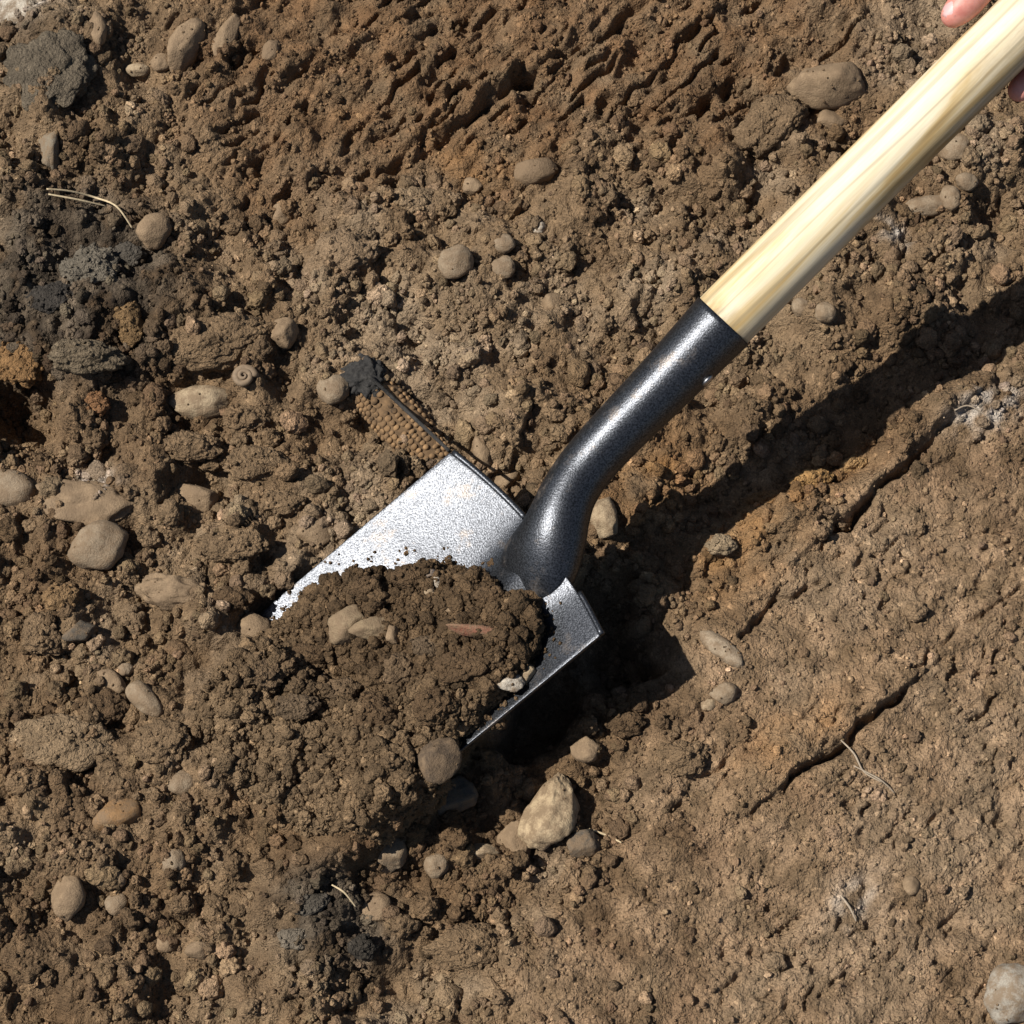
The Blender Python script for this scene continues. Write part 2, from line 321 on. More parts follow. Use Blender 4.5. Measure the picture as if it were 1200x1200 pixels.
def wood_mat():
    m, n, l, b = nt('ash_wood')
    tc = n.new('ShaderNodeTexCoord')
    mp = n.new('ShaderNodeMapping'); mp.inputs['Scale'].default_value = (1, 1, 0.075); l.new(tc.outputs['Object'], mp.inputs[0])
    big = N(n, 'ShaderNodeTexNoise', Scale=62.0, Detail=4.0, Roughness=0.55, Distortion=1.2); l.new(mp.outputs[0], big.inputs['Vector'])
    mp2 = n.new('ShaderNodeMapping'); mp2.inputs['Scale'].default_value = (1, 1, 0.03); l.new(tc.outputs['Object'], mp2.inputs[0])
    fi = N(n, 'ShaderNodeTexNoise', Scale=900.0, Detail=4.0, Roughness=0.7); l.new(mp2.outputs[0], fi.inputs['Vector'])
    cr = n.new('ShaderNodeValToRGB'); e = cr.color_ramp.elements
    e[0].position = 0.36; e[0].color = (0.44, 0.305, 0.135, 1); e[1].position = 0.66; e[1].color = (0.62, 0.545, 0.40, 1)
    x = e.new(0.44); x.color = (0.51, 0.39, 0.21, 1); x = e.new(0.52); x.color = (0.58, 0.485, 0.32, 1)
    l.new(big.outputs[0], cr.inputs[0])
    mr = N(n, 'ShaderNodeMapRange'); mr.inputs['From Min'].default_value = 0.3; mr.inputs['From Max'].default_value = 0.7; mr.inputs['To Min'].default_value = 0.88; mr.inputs['To Max'].default_value = 1.06
    l.new(fi.outputs[0], mr.inputs[0])
    # thin dark growth lines
    mp3 = n.new('ShaderNodeMapping'); mp3.inputs['Scale'].default_value = (1, 1, 0.05); l.new(tc.outputs['Object'], mp3.inputs[0])
    wv = n.new('ShaderNodeTexWave'); wv.wave_type = 'BANDS'; wv.bands_direction = 'X'; wv.inputs['Scale'].default_value = 28.0; wv.inputs['Distortion'].default_value = 9.0; wv.inputs['Detail'].default_value = 3.0; wv.inputs['Detail Scale'].default_value = 1.3
    l.new(mp3.outputs[0], wv.inputs['Vector'])
    wr = N(n, 'ShaderNodeMapRange'); wr.inputs['From Min'].default_value = 0.0; wr.inputs['From Max'].default_value = 0.12; wr.inputs['To Min'].default_value = 0.70; wr.inputs['To Max'].default_value = 1.0; l.new(wv.outputs['Fac'], wr.inputs[0])
    mm = N(n, 'ShaderNodeMath', operation='MULTIPLY'); l.new(mr.outputs[0], mm.inputs[0]); l.new(wr.outputs[0], mm.inputs[1])
    mx = N(n, 'ShaderNodeVectorMath', operation='SCALE'); l.new(cr.outputs[0], mx.inputs[0]); l.new(mm.outputs[0], mx.inputs['Scale'])
    # hand grime and soil rubbed into the wood
    sx = n.new('ShaderNodeSeparateXYZ'); l.new(tc.outputs['Object'], sx.inputs[0])
    g1 = N(n, 'ShaderNodeMapRange'); g1.inputs['From Min'].default_value = 0.16; g1.inputs['From Max'].default_value = 0.34; l.new(sx.outputs['Z'], g1.inputs[0])
    g0 = N(n, 'ShaderNodeMapRange'); g0.inputs['From Min'].default_value = 0.012; g0.inputs['From Max'].default_value = 0.0; g0.inputs['To Max'].default_value = 0.9; l.new(sx.outputs['Z'], g0.inputs[0])
    gs = N(n, 'ShaderNodeMath', operation='MAXIMUM'); l.new(g1.outputs[0], gs.inputs[0]); l.new(g0.outputs[0], gs.inputs[1])
    mp4 = n.new('ShaderNodeMapping'); mp4.inputs['Scale'].default_value = (1, 1, 0.35); l.new(tc.outputs['Object'], mp4.inputs[0])
    gn = N(n, 'ShaderNodeTexNoise', Scale=75.0, Detail=7.0, Roughness=0.75); l.new(mp4.outputs[0], gn.inputs['Vector'])
    gr = N(n, 'ShaderNodeMapRange'); gr.inputs['From Min'].default_value = 0.46; gr.inputs['From Max'].default_value = 0.64; gr.inputs['To Max'].default_value = 0.75; l.new(gn.outputs[0], gr.inputs[0])
    gf = N(n, 'ShaderNodeMath', operation='MULTIPLY'); l.new(gs.outputs[0], gf.inputs[0]); l.new(gr.outputs[0], gf.inputs[1])
    gx = N(n, 'ShaderNodeMix', data_type='RGBA'); l.new(gf.outputs[0], gx.inputs[0]); l.new(mx.outputs[0], gx.inputs[6]); gx.inputs[7].default_value = (0.24, 0.165, 0.095, 1)
    l.new(gx.outputs[2], b.inputs['Base Color']); b.inputs['Roughness'].default_value = 0.52; b.inputs['Specular IOR Level'].default_value = 0.35
    bp = n.new('ShaderNodeBump'); bp.inputs['Strength'].default_value = 0.25; bp.inputs['Distance'].default_value = 0.0004
    l.new(fi.outputs[0], bp.inputs['Height']); l.new(bp.outputs[0], b.inputs['Normal'])
    return m
M_wood = wood_mat()
def skin_mat():
    m, n, l, b = nt('skin')
    tc = n.new('ShaderNodeTexCoord')
    n1 = N(n, 'ShaderNodeTexNoise', Scale=90.0, Detail=4.0, Roughness=0.6); l.new(tc.outputs['Object'], n1.inputs['Vector'])
    n2 = N(n, 'ShaderNodeTexNoise', Scale=1400.0, Detail=3.0, Roughness=0.6); l.new(tc.outputs['Object'], n2.inputs['Vector'])
    cr = n.new('ShaderNodeValToRGB'); cr.color_ramp.elements[0].position = 0.35; cr.color_ramp.elements[0].color = (0.42, 0.15, 0.12, 1); cr.color_ramp.elements[1].position = 0.65; cr.color_ramp.elements[1].color = (0.55, 0.25, 0.20, 1)
    l.new(n1.outputs[0], cr.inputs[0]); l.new(cr.outputs[0], b.inputs['Base Color']); b.inputs['Roughness'].default_value = 0.5
    b.inputs['Subsurface Weight'].default_value = 0.15; b.inputs['Subsurface Scale'].default_value = 0.003; b.inputs['Subsurface Radius'].default_value = (1, 0.35, 0.2)
    bp = n.new('ShaderNodeBump'); bp.inputs['Strength'].default_value = 0.4; bp.inputs['Distance'].default_value = 0.0003
    l.new(n2.outputs[0], bp.inputs['Height']); l.new(bp.outputs[0], b.inputs['Normal'])
    return m
M_skin = skin_mat()
M_nail = plain('finger_nail', (0.50, 0.30, 0.29), 0.5, 0.0, 200, 0.06, 0.0001)
M_straw = plain('dry_straw', (0.42, 0.33, 0.20), 0.8, 0.0, 400, 0.25)
M_fibre = plain('pale_root', (0.27, 0.215, 0.155), 0.85, 0.0, 500, 0.25)
M_char_edge = plain('char_and_unlit_edge', (0.020, 0.018, 0.016), 0.9, 0.0, 420, 0.8, 0.002)  # burnt cob end, and the black strip for the blade's unlit edge
M_cob = plain('tan_cob', (0.155, 0.092, 0.042), 0.95, 0.0, 90, 0.8, 0.0006)
M_husk = plain('cob_core', (0.11, 0.066, 0.031), 0.95, 0.0, 200, 0.5, 0.0008)
M_shell = plain('snail_shell', (0.165, 0.115, 0.07), 0.8, 0.0, 300, 0.25)

# ------------------------------------------------------------------ object helpers
def link(name, me, mat, parent=None):
    o = bpy.data.objects.new(name, me); C.objects.link(o)
    if mat: me.materials.append(mat)
    if parent: o.parent = parent
    return o
def tag(o, label=None, cat=None, group=None, kind=None):
    if label: o['label'] = label
    if cat: o['category'] = cat
    if group: o['group'] = group
    if kind: o['kind'] = kind
    return o
def mesh_of(verts, faces, name='mesh', smooth=True):
    me = bpy.data.meshes.new(name); me.from_pydata([tuple(v) for v in verts], [], faces); me.update()
    if smooth: me.polygons.foreach_set('use_smooth', [True] * len(me.polygons))
    return me
def tube(pts, rads, seg_n=12, cap=True, up=None, flat=None):
    """lofted tube; flat[k] squeezes the section along its second axis"""
    V = []; F = []
    n = len(pts); prev = None
    for k in range(n):
        a = pts[max(0, k - 1)]; b = pts[min(n - 1, k + 1)]
        t = (b - a).normalized()
        if up is not None: x = up.cross(t)
        elif prev is not None: x = prev - t * prev.dot(t)
        else: x = t.cross(Vector((0, 0, 1))) if abs(t.z) < 0.9 else t.cross(Vector((1, 0, 0)))
        x.normalize(); y = t.cross(x).normalized(); prev = x
        f = flat[k] if flat else 1
        for i in range(seg_n):
            an = 2 * math.pi * i / seg_n
            V.append(pts[k] + x * (math.cos(an) * rads[k]) + y * (math.sin(an) * rads[k] * f))
    for k in range(n - 1):
        for i in range(seg_n):
            j = (i + 1) % seg_n
            F.append((k * seg_n + i, k * seg_n + j, (k + 1) * seg_n + j, (k + 1) * seg_n + i))
    if cap:
        F.append(tuple(range(seg_n - 1, -1, -1))); F.append(tuple((n - 1) * seg_n + i for i in range(seg_n)))
    return V, F
def spline(pts, per=6):                    # smooth line through points
    P = [pts[0]] + list(pts) + [pts[-1]]; out = []
    for k in range(1, len(P) - 2):
        for i in range(per):
            t = i / per; a, b, c, d = P[k - 1], P[k], P[k + 1], P[k + 2]
            out.append(0.5 * ((2 * b) + (c - a) * t + (2 * a - 5 * b + 4 * c - d) * t * t + (3 * b - a - 3 * c + d) * t ** 3))
    out.append(pts[-1]); return out

# ------------------------------------------------------------------ ground sheet: dense in view, coarser to the horizon
def axis(lo, hi, step, far):
    core = list(np.arange(lo, hi + 1e-9, step)); out = []; s = step; v = core[-1]
    while v < far: s *= 1.035 if s < 0.008 else 1.25; v += s; out.append(v)
    inn = []; s = step; v = core[0]
    while v > -far: s *= 1.035 if s < 0.008 else 1.25; v -= s; inn.append(v)
    return np.array(inn[::-1] + core + out)
GS = 0.00115
ax = axis(-0.37, 0.37, GS, 60); ay = axis(-0.385, 0.40, GS, 60)
X, Y = np.meshgrid(ax, ay)
far = sstep(1.0, 4.0, np.hypot(X, Y))
Z = ground(X.ravel(), Y.ravel()).reshape(X.shape)
Z = Z * (1 - far) + far * 0.0
nx, ny = len(ax), len(ay)
def ground_z(x, y):                        # height of the finished sheet
    x = np.clip(np.asarray(x, float), ax[0], ax[-2]); y = np.clip(np.asarray(y, float), ay[0], ay[-2])
    i = np.clip(np.searchsorted(ax, x, 'right') - 1, 0, nx - 2); j = np.clip(np.searchsorted(ay, y, 'right') - 1, 0, ny - 2)
    u = (x - ax[i]) / (ax[i + 1] - ax[i]); v = (y - ay[j]) / (ay[j + 1] - ay[j])
    return (Z[j, i] * (1 - u) + Z[j, i + 1] * u) * (1 - v) + (Z[j + 1, i] * (1 - u) + Z[j + 1, i + 1] * u) * v
def place(px, py):                         # where the view line through a spot meets the soil
    z = 0.0
    for k in range(8):
        P = at_z(px, py, z); z = z * .4 + .6 * float(ground_z(P.x, P.y))
    return at_z(px, py, z)
co = np.stack([X, Y, Z], -1).reshape(-1, 3).astype(np.float32)
idx = np.arange(nx * ny).reshape(ny, nx)
quads = np.stack([idx[:-1, :-1], idx[:-1, 1:], idx[1:, 1:], idx[1:, :-1]], -1).reshape(-1, 4).astype(np.int32)
def big_mesh(name, co, quads, tint):
    me = bpy.data.meshes.new(name)
    me.vertices.add(len(co)); me.vertices.foreach_set('co', co.ravel())
    me.loops.add(quads.size); me.loops.foreach_set('vertex_index', quads.ravel())
    me.polygons.add(len(quads)); me.polygons.foreach_set('loop_start', np.arange(0, quads.size, 4, dtype=np.int32))
    me.polygons.foreach_set('use_smooth', np.ones(len(quads), bool))
    me.update(calc_edges=True)
    at = me.attributes.new('tint', 'FLOAT_COLOR', 'POINT')
    at.data.foreach_set('color', np.concatenate([tint, np.ones((len(co), 1))], 1).astype(np.float32).ravel())
    return me
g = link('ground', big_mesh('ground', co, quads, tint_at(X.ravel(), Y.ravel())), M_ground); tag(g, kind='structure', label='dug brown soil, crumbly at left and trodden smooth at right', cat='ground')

# ------------------------------------------------------------------ heap of soil lying on the blade
HP = [(285, 775), (308, 744), (338, 714), (358, 693), (380, 680), (403, 671), (432, 660), (458, 664), (484, 655), (512, 652), (545, 658), (572, 662), (590, 682), (612, 694), (634, 706), (643, 730),
      (632, 758), (622, 785), (602, 808), (578, 832), (548, 862), (536, 885), (520, 925), (450, 985), (360, 985), (270, 930), (230, 850), (262, 800)]
hp_xy = [(on_blade(*p).x, on_blade(*p).y) for p in HP]
def heap_top(x, y, fine=True):
    sdv = polysd(x + 0.003 * pn(x * 120, y * 120, 91) + .0015 * pn(x * 330, y * 330, 94), y + 0.003 * pn(x * 120, y * 120, 92) + .0015 * pn(x * 330, y * 330, 95), hp_xy)
    a, b, bz = blade_ab(x, y)
    # out of the blade's width the heap rests on the soil
    gz = ground_z(x, y)
    out = np.maximum(np.clip(-b, 0, 1), np.clip(b - 1, 0, 1))
    base = gz + np.clip(bz - gz, 0, 1) * sstep(0.42, 0.0, out)
    t = np.clip(sdv, -1, 1)
    H = 0.024 * (1 - np.exp(-np.clip(t, 0, 1) / 0.016)) * sstep(0.26, 0.09, a) * sstep(0.45, 0.0, out)
    wx = x + 0.003 * pn(x * 80, y * 80, 93); wy = y + 0.003 * pn(x * 80, y * 80, 96)
    lump = 0.009 * dome(wx * 48, wy * 48, 97) + 0.0042 * dome(wx * 110, wy * 110, 98) + 0.0022 * dome(wx * 260, wy * 260, 99)
    k = sstep(0.0, 0.008, t)
    return sdv, a, b, base + H + lump * k - 0.006 * sstep(0.0, -0.004, t) - .001, bz
hx = np.arange(min(p[0] for p in hp_xy) - .01, max(p[0] for p in hp_xy) + .01, 0.0011); hy = np.arange(min(p[1] for p in hp_xy) - .01, max(p[1] for p in hp_xy) + .01, 0.0011)
HX, HY = np.meshgrid(hx, hy)
sdv, ha, hb, hz, hbz = [q.reshape(HX.shape) for q in heap_top(HX.ravel(), HY.ravel())]
keep = (sdv > -0.003)
qi = np.arange(HX.size).reshape(HX.shape)
qq = np.stack([qi[:-1, :-1], qi[:-1, 1:], qi[1:, 1:], qi[1:, :-1]], -1).reshape(-1, 4)
kq = keep.ravel()[qq].all(1); qq = qq[kq]
used = np.unique(qq); remap = -np.ones(HX.size, np.int32); remap[used] = np.arange(len(used))
hco = np.stack([HX, HY, hz], -1).reshape(-1, 3)[used].astype(np.float32)
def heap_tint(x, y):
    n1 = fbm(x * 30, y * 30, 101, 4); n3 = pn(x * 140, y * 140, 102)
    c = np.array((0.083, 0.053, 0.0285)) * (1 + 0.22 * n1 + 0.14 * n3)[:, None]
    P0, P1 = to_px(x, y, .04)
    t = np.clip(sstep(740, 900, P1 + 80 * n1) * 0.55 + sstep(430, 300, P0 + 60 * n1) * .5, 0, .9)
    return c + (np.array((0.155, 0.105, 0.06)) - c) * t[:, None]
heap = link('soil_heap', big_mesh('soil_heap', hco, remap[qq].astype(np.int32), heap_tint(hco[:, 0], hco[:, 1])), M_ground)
tag(heap, 'dark moist soil heaped on the shovel blade', 'soil', kind='stuff')

# ------------------------------------------------------------------ lumps: loose crumbs and clods
def ico(sub):
    bm = bmesh.new(); bmesh.ops.create_icosphere(bm, subdivisions=sub, radius=1.0)
    v = [w.co.copy() for w in bm.verts]; f = [tuple(w.index for w in p.verts) for p in bm.faces]; bm.free(); return v, f
ICO = {k: ico(k) for k in (2, 3, 4, 5)}
def clod_mesh(seed, sub, amp=0.28, lumps=1.0):
    rnd = random.Random(seed); o = Vector((rnd.uniform(-50, 50), rnd.uniform(-50, 50), rnd.uniform(-50, 50)))
    v, f = ICO[sub]; out = []
    sx, sy, sz = rnd.uniform(.85, 1.25), rnd.uniform(.75, 1.05), rnd.uniform(.65, .95)
    for p in v:
        r = 1 + amp * 1.2 * mnoise.noise(p * 1.1 + o) + amp * 0.7 * mnoise.noise(p * 2.4 + o)
        if lumps:
            d = mnoise.voronoi(p * 2.0 + o)[0][0]; r += lumps * 0.30 * (0.5 - d)
            if sub >= 4:
                d = mnoise.voronoi(p * 4.5 + o)[0][0]; r += lumps * 0.20 * (0.5 - d)
            if sub >= 5:
                d = mnoise.voronoi(p * 9 + o)[0][0]; r += lumps * 0.11 * (0.5 - d)
        out.append(Vector((p.x * sx, p.y * sy, p.z * sz)) * max(0.35, r))
    return mesh_of(out, f, 'clod')
protos = bpy.data.collections.new('crumb_shapes')          # shapes for the crumbs, not linked to the scene
for k in range(14):
    me = clod_mesh(100 + k, 3 if k < 9 else 4, 0.30 if k % 2 else 0.22, 1.0)
    if k in (2, 6): me.polygons.foreach_set('use_smooth', [False] * len(me.polygons))
    me.materials.append(M_crumb); o = bpy.data.objects.new('crumb_shape', me); protos.objects.link(o)

def crumb_tree():
    t = bpy.data.node_groups.new('scatter_crumbs', 'GeometryNodeTree')
    t.interface.new_socket('Geometry', in_out='INPUT', socket_type='NodeSocketGeometry'); t.interface.new_socket('Geometry', in_out='OUTPUT', socket_type='NodeSocketGeometry')
    n = t.nodes; l = t.links; gi = n.new('NodeGroupInput'); go = n.new('NodeGroupOutput')
    ci = n.new('GeometryNodeCollectionInfo'); ci.inputs['Collection'].default_value = protos; ci.inputs['Separate Children'].default_value = True; ci.inputs['Reset Children'].default_value = True
    ip = n.new('GeometryNodeInstanceOnPoints'); ip.inputs['Pick Instance'].default_value = True
    def attr(nm, ty):
        a = n.new('GeometryNodeInputNamedAttribute'); a.data_type = ty; a.inputs['Name'].default_value = nm; return a.outputs[0]
    l.new(gi.outputs[0], ip.inputs['Points']); l.new(ci.outputs[0], ip.inputs['Instance'])
    l.new(attr('shape', 'INT'), ip.inputs['Instance Index']); l.new(attr('size', 'FLOAT'), ip.inputs['Scale'])
    e = n.new('FunctionNodeEulerToRotation'); l.new(attr('turn', 'FLOAT_VECTOR'), e.inputs[0]); l.new(e.outputs[0], ip.inputs['Rotation'])
    l.new(ip.outputs[0], go.inputs[0]); return t
TREE = crumb_tree()
def scatter(name, P, S, T, label, seed):
    rs = np.random.RandomState(seed); n = len(P)
    me = bpy.data.meshes.new(name); me.vertices.add(n); me.vertices.foreach_set('co', P.astype(np.float32).ravel())
    a = me.attributes.new('size', 'FLOAT', 'POINT'); a.data.foreach_set('value', S.astype(np.float32))
    a = me.attributes.new('turn', 'FLOAT_VECTOR', 'POINT'); a.data.foreach_set('vector', (rs.rand(n, 3) * 6.283).astype(np.float32).ravel())
    a = me.attributes.new('shape', 'INT', 'POINT'); a.data.foreach_set('value', np.where(S > 0.0028, rs.randint(5, 14, n), rs.randint(0, 9, n)).astype(np.int32))
    a = me.attributes.new('tint', 'FLOAT_COLOR', 'POINT'); a.data.foreach_set('color', np.concatenate([T, np.ones((n, 1))], 1).astype(np.float32).ravel())
    o = bpy.data.objects.new(name, me); C.objects.link(o)
    md = o.modifiers.new('scatter', 'NODES'); md.node_group = TREE
    return tag(o, label, 'soil crumbs', kind='stuff')
rs = np.random.RandomState(11)
def crumb_batch(n, smin, smax, pw, keep_fn, lift, span=0.5, hole=0.0):
    x = rs.uniform(-span, span, n); y = rs.uniform(-span, span + .02, n)
    k = keep_fn(x, y) & (np.maximum(np.abs(x), np.abs(y)) > hole); x = x[k]; y = y[k]
    u = rs.rand(len(x)); s = (smin ** -pw + u * (smax ** -pw - smin ** -pw)) ** (-1 / pw)
    z = ground_z(x, y) + s * rs.uniform(lift[0], lift[1], len(x))
    return np.stack([x, y, z], 1), s
def k_loose(lo, edge):                      # more crumbs in loose soil and in patches
    def f(x, y):
        PX, PY, r, t = zones(x, y); d = np.clip(1 - r * (1 - edge) - t * (1 - edge * 1.2), 0, 1)
        d = d * (lo + (1 - lo) * sstep(-0.25, 0.4, pn(x * 24, y * 24, 120)))
        a, b, bz = blade_ab(x, y)
        on = (a > -0.012) & (a < 0.22) & (b > -0.03) & (b < 1.03)
        return (rs.rand(len(x)) < d) & ~on
    return f
def k_bank(x, y):                          # fine crumbs on the trodden bank and the streaked face
    PX, PY, r, t = zones(x, y); a, b, bz = blade_ab(x, y)
    return (rs.rand(len(x)) < np.clip(r + 0.5 * t, 0, 1) * (0.35 + 0.65 * sstep(-.3, .3, pn(x * 40, y * 40, 121)))) & ~((a > -0.012) & (a < 0.22) & (b > -0.03) & (b < 1.03))
batches = [crumb_batch(70000, 0.0008, 0.0020, 2.2, k_loose(0.25, 0.55), (-0.2, 0.5)),
           crumb_batch(42000, 0.0006, 0.0012, 2.0, k_bank, (-0.3, 0.4)),
           crumb_batch(24000, 0.0020, 0.0044, 2.0, k_loose(0.18, 0.10), (-0.2, 0.5)),
           crumb_batch(5200, 0.0042, 0.0085, 2.0, k_loose(0.12, 0.03), (-0.35, 0.35)),
           crumb_batch(52000, 0.0015, 0.0044, 2.0, k_loose(0.18, 0.25), (-0.2, 0.5), 0.95, 0.5), crumb_batch(9000, 0.0042, 0.0085, 2.0, k_loose(0.12, 0.06), (-0.35, 0.35), 0.95, 0.5)]
P = np.concatenate([b[0] for b in batches]); S = np.concatenate([b[1] for b in batches])
T = tint_at(P[:, 0], P[:, 1]) * np.exp(rs.normal(0.04, 0.22, (len(P), 1))) * (1 + rs.uniform(-.025, .025, (len(P), 3)))
T[(rs.rand(len(P)) < 0.05) & (S > 0.0014)] *= np.array((1.45, 1.45, 1.5))
scatter('soil_crumbs', P, S, T, 'loose brown soil crumbs strewn over the dug ground', 5)
# crumbs in the heap on the blade
n = 20000
x = rs.uniform(hx[0], hx[-1], n); y = rs.uniform(hy[0], hy[-1], n)
sdv2, a2, b2, z2, bz2 = heap_top(x, y)
k = (sdv2 > rs.uniform(-0.002, 0.003, n)) & (rs.rand(n) < 0.8)
x, y, z2 = x[k], y[k], z2[k]; u = rs.rand(len(x))
s = (0.0008 ** -1.9 + u * (0.0065 ** -1.9 - 0.0008 ** -1.9)) ** (-1 / 1.9)
s = np.where(sdv2[k] < 0.004, np.minimum(s, 0.0022), s)
P = np.stack([x, y, z2 + s * rs.uniform(-.1, .5, len(s))], 1)
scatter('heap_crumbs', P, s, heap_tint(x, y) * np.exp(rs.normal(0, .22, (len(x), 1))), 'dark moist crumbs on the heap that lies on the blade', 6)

# loose grains strewn on the bare steel round the heap
n = 5200
x = rs.uniform(hx[0], hx[-1], n); y = rs.uniform(hy[0], hy[-1], n)
sd3 = polysd(x, y, hp_xy); a3, b3, bz3 = blade_ab(x, y)
k = (sd3 < 0.001) & (rs.rand(n) < np.exp(sd3 / 0.006) * 0.9) & (a3 > 0.004) & (b3 > 0.01) & (b3 < 0.985) & (np.abs(b3 - .6) > .12)
s = np.exp(rs.normal(-7.25, .35, k.sum()))
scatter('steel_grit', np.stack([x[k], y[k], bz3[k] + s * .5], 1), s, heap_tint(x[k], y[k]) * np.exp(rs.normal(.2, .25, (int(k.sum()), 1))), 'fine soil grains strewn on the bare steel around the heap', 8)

# ------------------------------------------------------------------ the shovel
shovel = bpy.data.objects.new('shovel', None); C.objects.link(shovel); shovel.location = (0, 0, 0)
tag(shovel, 'shovel with hammered grey steel blade and pale wooden handle stuck into the soil', 'shovel')
na, nb = 90, 60
V = [blade_pt(BLEN * i / na, j / nb) for i in range(na + 1) for j in range(nb + 1)]
F = [(i * (nb + 1) + j, i * (nb + 1) + j + 1, (i + 1) * (nb + 1) + j + 1, (i + 1) * (nb + 1) + j) for i in range(na) for j in range(nb)]
bl = link('blade', mesh_of(V, F), M_steel, shovel)
bm = bmesh.new(); bm.from_mesh(bl.data); bmesh.ops.recalc_face_normals(bm, faces=bm.faces); bm.to_mesh(bl.data); bm.free()
if bl.data.polygons[100].normal.dot(NB) < 0: bl.data.flip_normals()
md = bl.modifiers.new('thick', 'SOLIDIFY'); md.thickness = 0.0022; md.offset = -1
md = bl.modifiers.new('round', 'BEVEL'); md.width = 0.0005; md.segments = 2; md.limit_method = 'ANGLE'; md.angle_limit = math.radians(50)

q = [blade_pt(0, 0.004 + 0.40 * i / 20) - LV * 0.0012 - NB * 0.0016 for i in range(21)]
V, F = tube(q, [.0021] * 21, 10); link('tread', mesh_of(V, F), M_steel, shovel)
q = [blade_pt(0, 0.80 + 0.196 * i / 12) - LV * 0.0010 - NB * 0.0016 for i in range(13)]
V, F = tube(q, [.0018] * 13, 10); link('tread', mesh_of(V, F), M_steel, shovel)
ctr = [(848, 376, .105, .0203, 1), (812, 414, .102, .0190, 1), (768, 460, .098, .0178, 1), (722, 507, .093, .0168, 1), (688, 545, .091, .0164, 1), (667, 577, .093, .0168, .98),
       (656, 604, .095, .0182, .94), (647, 630, .095, .0212, .82), (634, 658, .091, .0255, .64), (615, 688, .083, .0250, .48), (590, 718, .065, .0170, .38), (560, 750, .052, .010, .3), (535, 775, .044, .002, .3)]
cp = [at_w(px, py, w) for px, py, w, r, f in ctr]
sp = spline(cp, 5)
def lerp_list(vals, per):
    o = []
    for a, b in zip(vals[:-1], vals[1:]):
        for i in range(per): o.append(a + (b - a) * i / per)
    return o + [vals[-1]]
rr = lerp_list([c[3] for c in ctr], 5); ff = lerp_list([c[4] for c in ctr], 5)
for _ in range(3):
    rr = [rr[0]] + [(rr[i - 1] + 2 * rr[i] + rr[i + 1]) / 4 for i in range(1, len(rr) - 1)] + [rr[-1]]
    ff = [ff[0]] + [(ff[i - 1] + 2 * ff[i] + ff[i + 1]) / 4 for i in range(1, len(ff) - 1)] + [ff[-1]]
V, F = tube(sp, rr, 48, cap=False, up=NB, flat=ff)
ne = 48                                      # rolled rim and inside of the socket
rim = len(V)
ax_dir = (sp[0] - sp[1]).normalized()
for i in range(ne): V.append(sp[0] + (V[i] - sp[0]) * 0.93 + ax_dir * 0.0)
for i in range(ne): V.append(sp[0] - ax_dir * 0.03 + (V[i] - sp[0]) * 0.90)
for i in range(ne):
    j = (i + 1) % ne
    F.append((j, i, rim + i, rim + j)); F.append((rim + j, rim + i, rim + ne + i, rim + ne + j))
sk = link('socket', mesh_of(V, F), M_steel, shovel)
bm = bmesh.new(); bm.from_mesh(sk.data); bmesh.ops.recalc_face_normals(bm, faces=bm.faces); bm.to_mesh(sk.data); bm.free()

# rivet at the side of the socket
rp = at_w(815, 457, .103); k5 = sp[6]
rd = (rp - k5); rd = (rd - (sp[7] - sp[5]).normalized() * rd.dot((sp[7] - sp[5]).normalized())).normalized()
V, F = ICO[3]
rv = link('rivet', mesh_of([v * 0.0042 for v in V], F), M_rivet, sk); rv.location = k5 + rd * 0.0172 + NV * 0.0045; rv.rotation_euler = rd.to_track_quat('Z', 'Y').to_euler(); rv.scale = (1, 1, 0.45)

# wooden handle
h0 = at_w(848, 376, .105); h1 = at_w(1150, 74.5, .130)
hd = (h1 - h0).normalized()
HLEN = 1.05
prof = [(-0.022, .0176), (-0.001, .0180), (0.0, .0192), (0.25, .0190), (0.5, .0180), (0.9, .0178), (1.0, .0180), (1.04, .0165), (1.05, .010)]
zs = sorted(set([p[0] for p in prof] + list(np.linspace(0, 1.0, 60))))
V = []; F = []; ns = 48
for z in zs:
    r = float(np.interp(z, [p[0] for p in prof], [p[1] for p in prof]))
    for i in range(ns):
        an = 2 * math.pi * i / ns
        rk = r * (1 + 0.006 * math.sin(an * 3 + z * 9))
        V.append((rk * math.cos(an), rk * math.sin(an), z))
for k in range(len(zs) - 1):
    for i in range(ns):
        j = (i + 1) % ns; F.append((k * ns + i, k * ns + j, (k + 1) * ns + j, (k + 1) * ns + i))
F.append(tuple(range(ns - 1, -1, -1))); F.append(tuple((len(zs) - 1) * ns + i for i in range(ns)))
hn = link('handle', mesh_of(V, F), M_wood, shovel); hn.location = h0; hn.rotation_euler = hd.to_track_quat('Z', 'Y').to_euler()
for p in hn.data.polygons[-2:]: p.use_smooth = False

